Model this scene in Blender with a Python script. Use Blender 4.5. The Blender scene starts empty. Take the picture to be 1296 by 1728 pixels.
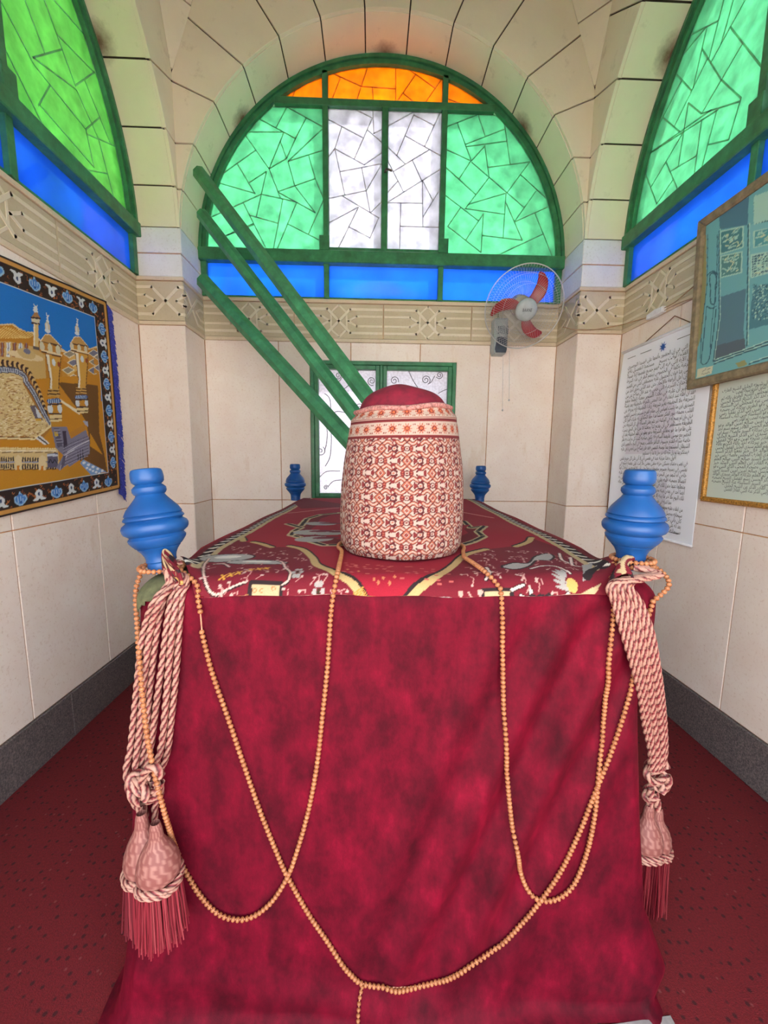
import bpy, bmesh, math, random, unicodedata
import numpy as np
from mathutils import Vector, Matrix
random.seed(7); np.random.seed(7)
SC = bpy.context.scene
COL = SC.collection

# ------------------------------------------------------------------ camera, world, sun, exposure
F_PX, PITCH, ROLL, YAW, EYE = 667.23, .1303, .0098, .0324, 1.5
CAMP = np.array([0., 0., EYE])
def heading(X, Y, Z):
    cy, sy = math.cos(YAW), math.sin(YAW)
    return np.array([X*cy + Y*sy, -X*sy + Y*cy, Z])
def ray(px, py):
    a, b = (px-648)/F_PX, (864-py)/F_PX
    a, b = a*math.cos(ROLL)-b*math.sin(ROLL), a*math.sin(ROLL)+b*math.cos(ROLL)
    c, s = math.cos(PITCH), math.sin(PITCH)
    return heading(a, c+b*s, -s+b*c)
# points of the place measured from the photograph: a sight line cut with a plane of the room
def atx(px, py, x): r = ray(px, py); return CAMP + r*(x/r[0])
def aty(px, py, y): r = ray(px, py); return CAMP + r*(y/r[1])
def atz(px, py, z): r = ray(px, py); return CAMP + r*((z-EYE)/r[2])

cam = bpy.data.cameras.new('camera'); camo = bpy.data.objects.new('camera', cam); COL.objects.link(camo)
cam.sensor_fit = 'HORIZONTAL'; cam.sensor_width = 36; cam.lens = F_PX/1296*36; cam.clip_start = .02
cp, sp, cr, sr = math.cos(PITCH), math.sin(PITCH), math.cos(ROLL), math.sin(ROLL)
rt = heading(cr, sr*sp, sr*cp); up = heading(-sr, cr*sp, cr*cp); fw = heading(0, cp, -sp)
M = Matrix(((rt[0], up[0], -fw[0], 0), (rt[1], up[1], -fw[1], 0), (rt[2], up[2], -fw[2], EYE), (0, 0, 0, 1)))
camo.matrix_world = M; SC.camera = camo

world = bpy.data.worlds.new('sky'); SC.world = world; world.use_nodes = True
wn = world.node_tree; wn.nodes.clear()
wo = wn.nodes.new('ShaderNodeOutputWorld'); wb = wn.nodes.new('ShaderNodeBackground')
wt = wn.nodes.new('ShaderNodeTexCoord'); ws = wn.nodes.new('ShaderNodeSeparateXYZ'); wr = wn.nodes.new('ShaderNodeValToRGB')
wn.links.new(wt.outputs['Generated'], ws.inputs[0]); wn.links.new(ws.outputs['Z'], wr.inputs[0])
wr.color_ramp.elements[0].position = 0.0; wr.color_ramp.elements[0].color = (1.0, .985, .965, 1)
wr.color_ramp.elements[1].position = 0.8; wr.color_ramp.elements[1].color = (.82, .90, 1.0, 1)
wn.links.new(wr.outputs[0], wb.inputs['Color']); wb.inputs['Strength'].default_value = 1.0
wn.links.new(wb.outputs[0], wo.inputs['Surface'])
sun = bpy.data.lights.new('sun', 'SUN'); suno = bpy.data.objects.new('sun', sun); COL.objects.link(suno)
sun.energy = 5.5; sun.angle = math.radians(2); sun.color = (1, .97, .92)
suno.rotation_euler = Vector((-.62, -.42, -.85)).to_track_quat('-Z', 'Y').to_euler()   # high sun behind the back right corner
SC.view_settings.view_transform = 'Standard'; SC.view_settings.look = 'None'
SC.view_settings.gamma = 1; SC.view_settings.use_curve_mapping = False
SC.view_settings.exposure = 2.62

# ------------------------------------------------------------------ helpers
def lin(c):
    c = np.asarray(c, float)/255.
    return np.where(c <= .04045, c/12.92, ((c+.055)/1.055)**2.4)
def L4(c): return tuple(float(x) for x in lin(c)) + (1.,)
class NT:
    def __init__(s, name):
        s.m = bpy.data.materials.new(name); s.m.use_nodes = True
        s.t = s.m.node_tree; s.n = s.t.nodes; s.n.clear()
        s.out = s.n.new('ShaderNodeOutputMaterial')
    def new(s, kind, **kw):
        n = s.n.new('ShaderNode'+kind)
        for k, v in kw.items():
            if k in n.inputs: n.inputs[k].default_value = v
            else: setattr(n, k, v)
        return n
    def link(s, a, b): s.t.links.new(a, b)
    def coord(s, kind='Object', scale=(1, 1, 1)):
        c = s.new('TexCoord'); mp = s.new('Mapping'); mp.inputs['Scale'].default_value = scale
        if kind == 'World':
            g = s.new('NewGeometry'); s.link(g.outputs['Position'], mp.inputs[0])
        else: s.link(c.outputs[kind], mp.inputs[0])
        return mp.outputs[0]
    def noise(s, vec, scale, detail=3, rough=.55):
        n = s.new('TexNoise', Scale=scale, Detail=detail, Roughness=rough); s.link(vec, n.inputs['Vector']); return n.outputs['Fac']
    def ramp(s, fac, stops):
        r = s.new('ValToRGB'); e = r.color_ramp.elements
        while len(e) < len(stops): e.new(.5)
        for q, (p, c) in zip(e, stops): q.position = p; q.color = c if len(c) == 4 else L4(c)
        s.link(fac, r.inputs[0]); return r.outputs[0]
    def mix(s, fac, a, b, mode='MIX'):
        m = s.new('Mix', data_type='RGBA', blend_type=mode)
        for sock, v in ((m.inputs[0], fac), (m.inputs[6], a), (m.inputs[7], b)):
            if hasattr(v, 'is_linked'): s.link(v, sock)
            else: sock.default_value = v
        return m.outputs[2]
    def bump(s, h, strength=.3, dist=.002):
        b = s.new('Bump', Strength=strength, Distance=dist); s.link(h, b.inputs['Height']); return b.outputs[0]
    def pbr(s, color, rough=.6, normal=None, **kw):
        p = s.new('BsdfPrincipled')
        if hasattr(color, 'is_linked'): s.link(color, p.inputs['Base Color'])
        else: p.inputs['Base Color'].default_value = color
        p.inputs['Roughness'].default_value = rough
        for k, v in kw.items(): p.inputs[k].default_value = v
        if normal is not None: s.link(normal, p.inputs['Normal'])
        s.link(p.outputs[0], s.out.inputs[0]); return s.m
def plain(name, c, rough=.6, var=.12, scale=30, **kw):
    t = NT(name); v = t.coord('World'); f = t.noise(v, scale)
    d = np.array(c)*(1-var); l = np.minimum(np.array(c)*(1+var), 255)
    return t.pbr(t.ramp(f, [(.3, tuple(d)), (.7, tuple(l))]), rough, **kw)
def stone(name, c1, c2, spot, tint=.1, rough=.45):
    t = NT(name); v = t.coord('World')
    base = t.ramp(t.noise(v, 5, 4), [(.3, c1), (.7, c2)])
    fine = t.noise(v, 70, 3, .7)
    base = t.mix(t.ramp(fine, [(.56, (0, 0, 0, 1)), (.72, (.55, .55, .55, 1))]), base, L4(spot))
    oi = t.new('ObjectInfo')
    tn = t.ramp(oi.outputs['Random'], [(0., (1-tint, 1-tint*1.1, 1-tint*1.3, 1)), (1., (1, 1, 1, 1))])
    base = t.mix(1., base, tn, 'MULTIPLY')
    stain = t.ramp(t.noise(t.coord('World', (2.2, 2.2, .55)), 3.1, 5, .65), [(.60, (0, 0, 0, 1)), (.80, (.5, .5, .5, 1))])
    base = t.mix(stain, base, L4((203, 160, 112)))
    return t.pbr(base, rough, t.bump(fine, .12, .002))
MT = {}
MT['stone'] = stone('cream_stone', (242, 225, 214), (248, 237, 228), (212, 182, 160))
MT['frieze'] = stone('carved_frieze_stone', (192, 178, 150), (206, 193, 166), (178, 160, 128), .08, .6)
MT['strap'] = stone('carved_strap_stone', (216, 204, 180), (226, 216, 196), (196, 182, 154), .05, .6)
MT['moulding'] = stone('moulding_stone', (212, 194, 168), (222, 206, 182), (188, 164, 134), .06, .5)
MT['impost'] = stone('white_painted_stone', (224, 224, 222), (236, 236, 234), (196, 190, 178), .03, .7)
MT['grout'] = plain('dark_grout', (112, 88, 64), .9)
MT['orange_grout'] = plain('rusty_grout', (190, 140, 100), .9)
def plaster():
    t = NT('vault_plaster'); v = t.coord('World')
    b = t.ramp(t.noise(v, 2.2, 5, .6), [(.3, (232, 222, 196)), (.7, (242, 232, 206))])
    b = t.mix(t.ramp(t.noise(v, 9, 6, .7), [(.60, (0, 0, 0, 1)), (.8, (.5, .5, .5, 1))]), b, L4((168, 148, 116)))
    return t.pbr(b, .8, t.bump(t.noise(v, 45, 4, .7), .25, .004))
MT['plaster'] = plaster()
MT['joint'] = plain('plaster_joint', (58, 50, 40), .95)
def painted(name, c, rough=.38):
    t = NT(name); v = t.coord('World')
    c = np.array(c); f = t.noise(v, 14, 5, .65)
    b = t.ramp(f, [(.3, tuple(c*.78)), (.55, tuple(c)), (.75, tuple(np.minimum(c*1.15+6, 255)))])
    b = t.mix(t.ramp(t.noise(t.coord('World', (60, 60, 60)), 1.6, 3, .7), [(.68, (0, 0, 0, 1)), (.74, (1, 1, 1, 1))]), b, L4(c*.6+np.array([46, 42, 30])))
    return t.pbr(b, rough, t.bump(f, .15, .002))
MT['green'] = painted('green_enamel_paint', (56, 126, 84))
MT['green_pole'] = painted('green_pole_paint', (62, 132, 90), .45)
def glass(name, c, clear=.15, rough=.2, scale=14):
    t = NT(name); v = t.coord('World')
    c = np.array(c, float)
    col = t.ramp(t.noise(v, scale, 3), [(.3, tuple(c*.9)), (.7, tuple(np.minimum(c*1.06, 255)))])
    tl = t.new('BsdfTranslucent'); t.link(col, tl.inputs['Color'])
    tp = t.new('BsdfTransparent'); t.link(col, tp.inputs['Color'])
    gl = t.new('BsdfGlossy', Roughness=rough); gl.inputs['Color'].default_value = (1, 1, 1, 1)
    df = t.new('BsdfDiffuse'); t.link(col, df.inputs['Color'])
    m0 = t.new('MixShader'); m0.inputs[0].default_value = .22; t.link(tl.outputs[0], m0.inputs[1]); t.link(df.outputs[0], m0.inputs[2])
    m1 = t.new('MixShader'); m1.inputs[0].default_value = clear; t.link(m0.outputs[0], m1.inputs[1]); t.link(tp.outputs[0], m1.inputs[2])
    fr = t.new('Fresnel', IOR=1.45); m2 = t.new('MixShader'); t.link(fr.outputs[0], m2.inputs[0]); t.link(m1.outputs[0], m2.inputs[1]); t.link(gl.outputs[0], m2.inputs[2])
    t.link(m2.outputs[0], t.out.inputs[0]); return t.m
MT['g_green'] = glass('green_glass', (130, 194, 164))
MT['g_green_l'] = glass('green_glass_foliage_tint', (138, 204, 128))  # same green glass, light from foliage outside put into its colour
MT['g_orange'] = glass('amber_glass', (248, 168, 40))
MT['g_white'] = glass('frosted_white_glass', (194, 194, 204))
MT['g_blue'] = glass('blue_glass', (72, 144, 240), .3, .08, 2.5)
MT['lead'] = glass('green_glass_ridge', (176, 228, 202), .0)
MT['lead_o'] = glass('amber_glass_ridge', (240, 190, 100), .0)
MT['lead_w'] = glass('white_glass_ridge', (246, 246, 250), .0)
def granite():
    t = NT('grey_granite'); v = t.coord('World')
    b = t.ramp(t.noise(v, 140, 3, .8), [(.35, (62, 60, 62)), (.5, (98, 92, 92)), (.68, (140, 128, 124))])
    return t.pbr(b, .35)
MT['granite'] = granite()
def floor_carpet():
    t = NT('red_floor_carpet'); v = t.coord('World', (1, 1, 1))
    b = t.ramp(t.noise(v, 160, 3, .8), [(.3, (86, 8, 16)), (.7, (120, 15, 27))])
    vo = t.new('TexVoronoi', Scale=34., Randomness=.4); t.link(v, vo.inputs['Vector'])
    b = t.mix(t.ramp(vo.outputs['Distance'], [(.15, (.8, .8, .8, 1)), (.26, (0, 0, 0, 1))]), b, L4((44, 6, 12)))
    vo2 = t.new('TexVoronoi', Scale=21.); t.link(t.coord('World', (1.03, .97, 1)), vo2.inputs['Vector'])
    b = t.mix(t.ramp(vo2.outputs['Distance'], [(.06, (.6, .6, .6, 1)), (.11, (0, 0, 0, 1))]), b, L4((132, 70, 68)))
    return t.pbr(b, .95, t.bump(t.noise(v, 300, 2), .5, .004))
MT['floor'] = floor_carpet()
def vcol(name, rough=.85, weave=0, sheen=0):
    t = NT(name); a = t.new('VertexColor'); a.layer_name = 'Col'
    nrm = None; c = a.outputs[0]
    if weave:
        f = t.noise(t.coord('World'), weave, 2, .8)
        c = t.mix(1., c, t.ramp(f, [(.25, (.72, .72, .72, 1)), (.75, (1, 1, 1, 1))]), 'MULTIPLY'); nrm = t.bump(f, .35, .002)
    m = t.pbr(c, rough, nrm)
    return m
MT['print'] = vcol('woven_print', .9, 420)
MT['paper'] = vcol('printed_paper', .55, 0)
MT['sand'] = plain('sandy_ground', (210, 200, 182), .95, .08, 3)

WO = {}
def link(o, parent, origin):
    COL.objects.link(o)
    if parent is not None:
        o.parent = parent; o.location = tuple(np.array(origin)-WO[parent])
    else: o.location = tuple(origin)
    WO[o] = np.array(origin, float)
def props(o, label=None, cat=None, group=None, kind=None):
    for k, v in (('label', label), ('category', cat), ('group', group), ('kind', kind)):
        if v: o[k] = v
    return o
def mk(name, V, Fc, mat, parent=None, smooth=False, colors=None, origin=None, auto=None):
    V = np.asarray(V, float).reshape(-1, 3)
    if origin is None:
        if parent is not None: origin = WO[parent]
        else: origin = np.array([*((V.min(0)+V.max(0))/2)[:2], V[:, 2].min()])
    me = bpy.data.meshes.new(name)
    W = V-np.asarray(origin)
    if isinstance(Fc, np.ndarray):
        n, k = Fc.shape
        me.vertices.add(len(W)); me.vertices.foreach_set('co', W.ravel())
        me.loops.add(n*k); me.loops.foreach_set('vertex_index', Fc.astype(np.int32).ravel())
        me.polygons.add(n); me.polygons.foreach_set('loop_start', np.arange(0, n*k, k, dtype=np.int32))
        me.update(calc_edges=True); me.validate()
    else: me.from_pydata([tuple(w) for w in W], [], Fc)
    if smooth: me.polygons.foreach_set('use_smooth', np.ones(len(me.polygons), bool))
    if colors is not None:
        at = me.color_attributes.new('Col', 'FLOAT_COLOR', 'POINT')
        cc = np.ones((len(W), 4), np.float32); cc[:, :3] = colors; at.data.foreach_set('color', cc.ravel())
    me.materials.append(MT[mat] if isinstance(mat, str) else mat)
    o = bpy.data.objects.new(name, me); link(o, parent, origin)
    if smooth and auto:
        me.set_sharp_from_angle(angle=math.radians(auto))
    return o
def empty(name, loc, label=None, cat=None, group=None, kind=None, parent=None):
    o = bpy.data.objects.new(name, None); o.empty_display_size = .05; link(o, parent, np.array(loc, float)); return props(o, label, cat, group, kind)
class MB:
    """collects pieces of one part"""
    def __init__(s): s.v = []; s.f = []; s.c = []
    def add(s, V, Fc, c=None):
        b = len(s.v); s.v += [tuple(p) for p in V]; s.f += [tuple(i+b for i in f) for f in Fc]
        if c is not None:
            c = np.asarray(c); s.c += [tuple(c)]*len(V) if c.ndim == 1 else [tuple(q) for q in c]
    def box(s, lo, hi, c=None):
        x0, y0, z0 = lo; x1, y1, z1 = hi
        V = [(x0, y0, z0), (x1, y0, z0), (x1, y1, z0), (x0, y1, z0), (x0, y0, z1), (x1, y0, z1), (x1, y1, z1), (x0, y1, z1)]
        s.add(V, [(0, 3, 2, 1), (4, 5, 6, 7), (0, 1, 5, 4), (1, 2, 6, 5), (2, 3, 7, 6), (3, 0, 4, 7)], c)
    def build(s, name, mat, parent=None, smooth=False, auto=None, origin=None):
        return mk(name, s.v, s.f, mat, parent, smooth, s.c if s.c else None, origin, auto)
def area2(P):
    P = np.asarray(P); x, y = P[:, 0], P[:, 1]; return .5*float(np.sum(x*np.roll(y, -1)-np.roll(x, -1)*y))
def inset(P, d):
    """offset a simple ccw polygon inwards by d"""
    P = np.asarray(P, float); n = len(P)
    if area2(P) < 0: P = P[::-1]
    E = np.roll(P, -1, 0)-P; ln = np.linalg.norm(E, axis=1); keep = ln > 1e-5; P = P[keep]; n = len(P)
    E = np.roll(P, -1, 0)-P; E /= np.linalg.norm(E, axis=1)[:, None]; N = np.stack([-E[:, 1], E[:, 0]], 1)
    Q = []
    for i in range(n):
        n0, n1 = N[i-1], N[i]; k = 1+n0@n1
        Q.append(P[i]+(n0+n1)*d/max(k, .25))
    return np.array(Q)
class Frame:
    def __init__(s, o, u, v, w): s.o, s.u, s.v, s.w = [np.array(q, float) for q in (o, u, v, w)]
    def __call__(s, u, v, w=0.): return s.o+s.u*u+s.v*v+s.w*w
def prism(poly, fr, w0, w1, bev=.0):
    """solid from a 2-D outline between depths w0 and w1, front edge bevelled; returns V, F"""
    P = np.asarray(poly, float)
    if area2(P) < 0: P = P[::-1]
    if bev > 0: P = inset(P, 0); rings = [(P, w0), (P, w1-bev), (inset(P, bev), w1)]
    else: rings = [(P, w0), (P, w1)]
    n = len(P); V = [fr(p[0], p[1], w) for R, w in rings for p in R]; Fc = []
    for k in range(len(rings)-1):
        for i in range(n):
            j = (i+1) % n; Fc.append((k*n+i, k*n+j, (k+1)*n+j, (k+1)*n+i))
    Fc.append(tuple(range((len(rings)-1)*n, len(rings)*n))); Fc.append(tuple(range(n-1, -1, -1)))
    return V, Fc
def rect(u0, v0, u1, v1): return [(u0, v0), (u1, v0), (u1, v1), (u0, v1)]
def clip(poly, a, b, c):
    """keep a*u+b*v<=c of a convex polygon"""
    out = []; n = len(poly)
    for i in range(n):
        p, q = poly[i], poly[(i+1) % n]; fp, fq = a*p[0]+b*p[1]-c, a*q[0]+b*q[1]-c
        if fp <= 0: out.append(p)
        if (fp < 0 < fq) or (fq < 0 < fp):
            t = fp/(fp-fq); out.append((p[0]+(q[0]-p[0])*t, p[1]+(q[1]-p[1])*t))
    return out
def smooth_path(P, n, closed=False):
    """Catmull-Rom through the points, resampled to n even steps"""
    P = np.asarray(P, float)
    Q = np.vstack([P[-1:], P, P[:2]]) if closed else np.vstack([2*P[0]-P[1], P, 2*P[-1]-P[-2]])
    out = []
    for i in range(1, len(Q)-2):
        p0, p1, p2, p3 = Q[i-1:i+3]
        for t in np.linspace(0, 1, 12, endpoint=False):
            out.append(.5*((2*p1)+(-p0+p2)*t+(2*p0-5*p1+4*p2-p3)*t*t+(-p0+3*p1-3*p2+p3)*t**3))
    out.append(Q[-2]); out = np.array(out)
    d = np.r_[0, np.cumsum(np.linalg.norm(np.diff(out, axis=0), axis=1))]
    s = np.linspace(0, d[-1], n)
    return np.stack([np.interp(s, d, out[:, k]) for k in range(out.shape[1])], 1)
def plen(P): return float(np.linalg.norm(np.diff(np.asarray(P), axis=0), axis=1).sum())
def frames(P):
    T = np.gradient(P, axis=0); T /= np.linalg.norm(T, axis=1)[:, None]+1e-9
    a = np.array([0, 0, 1.]) if abs(T[0][2]) < .9 else np.array([1., 0, 0])
    N = []; n = a-T[0]*(a@T[0]); n /= np.linalg.norm(n)
    for t in T:
        n = n-t*(n@t); n /= np.linalg.norm(n)+1e-9; N.append(n)
    N = np.array(N); return T, N, np.cross(T, N)
def tube(mb, P, r, k=6, c=None, caps=True):
    P = np.asarray(P, float); n = len(P); T, N, B = frames(P); r = np.broadcast_to(r, (n,))
    ph = np.linspace(0, 2*np.pi, k, endpoint=False)
    V = (P[:, None]+r[:, None, None]*(np.cos(ph)[None, :, None]*N[:, None]+np.sin(ph)[None, :, None]*B[:, None])).reshape(-1, 3)
    Fc = [(i*k+j, i*k+(j+1) % k, (i+1)*k+(j+1) % k, (i+1)*k+j) for i in range(n-1) for j in range(k)]
    if caps: Fc += [tuple(range(k-1, -1, -1)), tuple(range((n-1)*k, n*k))]
    mb.add(V, Fc, c)
def lathe(mb, prof, M4=Matrix(), k=32, c=None):
    prof = list(prof); ph = np.linspace(0, 2*np.pi, k, endpoint=False); V = []
    for r, z in prof: V += [tuple(M4 @ Vector((r*math.cos(p), r*math.sin(p), z))) for p in ph]
    n = len(prof); Fc = [(i*k+j, i*k+(j+1) % k, (i+1)*k+(j+1) % k, (i+1)*k+j) for i in range(n-1) for j in range(k)]
    Fc += [tuple(range(k-1, -1, -1)), tuple(range((n-1)*k, n*k))]
    mb.add(V, Fc, c)
def gridfaces(ny, nx, wrap=False):
    i = np.arange(ny-1)[:, None]; j = np.arange(nx if wrap else nx-1)[None, :]; j2 = (j+1) % nx
    return np.stack([i*nx+j, i*nx+j2, (i+1)*nx+j2, (i+1)*nx+j], -1).reshape(-1, 4)
class Canvas:
    """colours for the vertices of a woven or printed sheet, drawn in the sheet's own metres"""
    def __init__(s, u0, u1, v0, v1, res, base):
        s.nx = int(round((u1-u0)/res))+1; s.ny = int(round((v1-v0)/res))+1
        s.u = np.linspace(u0, u1, s.nx); s.v = np.linspace(v0, v1, s.ny)
        s.a = np.empty((s.ny, s.nx, 3)); s.a[:] = lin(base)
    def win(s, lo, hi):
        j = np.searchsorted(s.u, [lo[0], hi[0]]); i = np.searchsorted(s.v, [lo[1], hi[1]])
        return slice(max(i[0]-1, 0), i[1]+1), slice(max(j[0]-1, 0), j[1]+1)
    def poly(s, P, c):
        P = np.asarray(P, float); W = s.win(P.min(0), P.max(0)); U, Vv = np.meshgrid(s.u[W[1]], s.v[W[0]])
        ins = np.zeros(U.shape, bool); Q = np.roll(P, -1, 0)
        for (x0, y0), (x1, y1) in zip(P, Q):
            if y0 == y1: continue
            ins ^= ((y0 > Vv) != (y1 > Vv)) & (U < (x1-x0)*(Vv-y0)/(y1-y0)+x0)
        s.a[W][ins] = lin(c)
    def ell(s, p, rx, ry, c, rot=0, ring=None):
        R = max(rx, ry); W = s.win((p[0]-R, p[1]-R), (p[0]+R, p[1]+R)); U, Vv = np.meshgrid(s.u[W[1]]-p[0], s.v[W[0]]-p[1])
        co, si = math.cos(rot), math.sin(rot); d = ((U*co+Vv*si)/rx)**2+((-U*si+Vv*co)/ry)**2
        m = d <= 1
        if ring: m &= d >= ring
        s.a[W][m] = lin(c)
    def line(s, P, w, c):
        P = np.asarray(P, float)
        for p, q in zip(P[:-1], P[1:]):
            W = s.win(np.minimum(p, q)-w, np.maximum(p, q)+w); U, Vv = np.meshgrid(s.u[W[1]], s.v[W[0]])
            d = q-p; l2 = d@d+1e-12; t = np.clip(((U-p[0])*d[0]+(Vv-p[1])*d[1])/l2, 0, 1)
            s.a[W][(U-p[0]-t*d[0])**2+(Vv-p[1]-t*d[1])**2 <= (w/2)**2] = lin(c)
    def rect(s, u0, v0, u1, v1, c): s.poly(rect(u0, v0, u1, v1), c)
    def sheet(s, name, fn, mat, parent=None, wrap=False, smooth=True, origin=None):
        U, Vv = np.meshgrid(s.u, s.v); V = fn(U, Vv).reshape(-1, 3)
        return mk(name, V, gridfaces(s.ny, s.nx), mat, parent, smooth, s.a.reshape(-1, 3), origin)

# ------------------------------------------------------------------ the building
XL, XR, YB = -1.608, 1.786, 3.242          # wall faces
PXL, PXR, PYF = -1.294, 1.465, 2.9165      # inner corners of the piers
CXB, CYS = (PXL+PXR)/2, PYF-(PXR-PXL)/2    # centres of the arches
HW = (PXR-PXL)/2; PY0 = PYF-2*HW; YFR = PY0-.3275
SPR = 2.98; RS = HW                        # springing height, arch radius
FR = {'back': (Frame((CXB, YB, 0), (1, 0, 0), (0, 0, 1), (0, -1, 0)), YB-PYF),
      'left': (Frame((XL, CYS, 0), (0, 1, 0), (0, 0, 1), (1, 0, 0)), PXL-XL),
      'right': (Frame((XR, CYS, 0), (0, -1, 0), (0, 0, 1), (-1, 0, 0)), XR-PXR),
      'front': (Frame((CXB, YFR, 0), (-1, 0, 0), (0, 0, 1), (0, 1, 0)), PY0-YFR)}
RUST = [aty(408, 202, 3.2), aty(650, 97, 3.2), aty(884, 214, 3.2), atx(168, 70, -1.56), atx(1132, 92, 1.74)]
def rusty_plaster():
    t = NT('vault_plaster_stained'); v = t.coord('World')
    b = t.ramp(t.noise(v, 2.2, 5, .6), [(.3, (232, 222, 196)), (.7, (242, 232, 206))])
    b = t.mix(t.ramp(t.noise(v, 9, 6, .7), [(.60, (0, 0, 0, 1)), (.8, (.5, .5, .5, 1))]), b, L4((168, 148, 116)))
    nz = t.noise(v, 25, 4, .7)
    for p in RUST:
        d = t.new('VectorMath', operation='DISTANCE'); t.link(v, d.inputs[0]); d.inputs[1].default_value = tuple(p)
        ad = t.new('Math', operation='MULTIPLY_ADD'); t.link(nz, ad.inputs[0]); ad.inputs[1].default_value = .07; t.link(d.outputs['Value'], ad.inputs[2])
        b = t.mix(t.ramp(ad.outputs[0], [(.05, (.9, .9, .9, 1)), (.14, (0, 0, 0, 1))]), b, L4((96, 56, 28)))
    return t.pbr(b, .8, t.bump(t.noise(v, 45, 4, .7), .25, .004))
MT['soffit'] = rusty_plaster()

fl = MB(); fl.box((XL-.05, -3.2, -.06), (XR+.05, YB+.02, 0)); o = fl.build('floor', 'floor'); props(o, 'red patterned carpet covering the floor', kind='structure')
gr = MB(); gr.box((-40, -40, -.2), (40, 40, -.07)); props(gr.build('ground', 'sand'), kind='structure')

def strap(mb, fr, P, w, w0, w1):
    """flat raised band along a polyline"""
    P = np.asarray(P, float)
    for p, q in zip(P[:-1], P[1:]):
        d = (q-p)/np.linalg.norm(q-p); n = np.array([-d[1], d[0]])*w/2; e = d*w*.35
        mb.add(*prism([p-n-e, q-n+e, q+n+e, p+n-e], fr, w0, w1, .0012))
def frieze_tile(parent, fr, u0, u1, v0, v1, knot=True, flip=False):
    V, Fc = prism(inset(rect(u0, v0, u1, v1), .0018), fr, -.012, .002, .0015)
    tile = mk('frieze_tile', V, Fc, 'frieze', parent)
    W, Hh = u1-u0, v1-v0; mb = MB()
    def T(P):
        P = [(1-a, b) if flip else (a, b) for a, b in P]
        return [(u0+a*W, v0+b*Hh) for a, b in P]
    k = min(.16*.55/W, .3); c = .62 if W < .4 else .5
    a0, a1 = c-k, c+k
    for P in ([(.02, .84), (a0, .84), (a1, .16), (.98, .16)], [(.02, .16), (a0, .16), (a1, .84), (.98, .84)]): strap(mb, fr, T(P), .020, .001, .006)
    h = .055/W
    for P in ([(.02, .64), (a0-h*.9, .64), (c-h*1.3, .5), (a0-h*.9, .36), (.02, .36)], [(.98, .64), (a1+h*.9, .64), (c+h*1.3, .5), (a1+h*.9, .36), (.98, .36)]): strap(mb, fr, T(P), .017, .001, .0052)
    if W > .4:
        hx = [(c, .96), (c+h*1.1, .74), (c+h*1.1, .26), (c, .04), (c-h*1.1, .26), (c-h*1.1, .74), (c, .96)]
        strap(mb, fr, T(hx), .014, .001, .0046)
    mb.build('carved_band', 'strap', tile)
def panel(parent, fr, poly, mat='stone', w=0., gap=.0028, name='stone_panel'):
    V, Fc = prism(inset(poly, gap), fr, w-.02, w, .002); return mk(name, V, Fc, mat, parent)
def strip(parent, name, fr, u0, u1, v0, v1, w1, mat):
    V, Fc = prism(rect(u0, v0, u1, v1), fr, -.02, w1, .004); return mk(name, V, Fc, mat, parent)

ANG = [2.1]+[12*k for k in range(1, 15)]+[177.9]
SLOPE = {12: 0., 24: 0., 36: .41, 48: .75, 60: 1.43, 72: 2.25, 84: 12.}
ZT, ZC, KF = 5.0, 3.945, .378
HX = HW+.0065
BND = [(HX, 2.6), (HX, ZC), (HX-KF*(ZT-ZC), ZT), (-(HX-KF*(ZT-ZC)), ZT), (-HX, ZC), (-HX, 2.6)]
def joint_end(a):
    if a in (ANG[0], ANG[-1]):
        s = 1 if a < 90 else -1; return 0 if s > 0 else 4, (s*HX, SPR+RS*math.sin(math.radians(ANG[0])))
    s = 1 if a < 90 else -1; a = a if a < 90 else 180-a
    p = np.array([RS*math.cos(math.radians(a)), SPR+RS*math.sin(math.radians(a))]); m = SLOPE[a]; d = np.array([1, m])
    best = None
    for i in range(3):
        q0, q1 = np.array(BND[i]), np.array(BND[i+1]); A = np.stack([d, q0-q1], 1)
        if abs(np.linalg.det(A)) < 1e-9: continue
        t, f = np.linalg.solve(A, q0-p)
        if t > -1e-6 and -1e-6 <= f <= 1+1e-6 and (best is None or t < best[0]): best = (t, i)
    t, i = best; e = p+d*t
    return (i, tuple(e)) if s > 0 else (4-i, (-e[0], e[1]))
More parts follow.
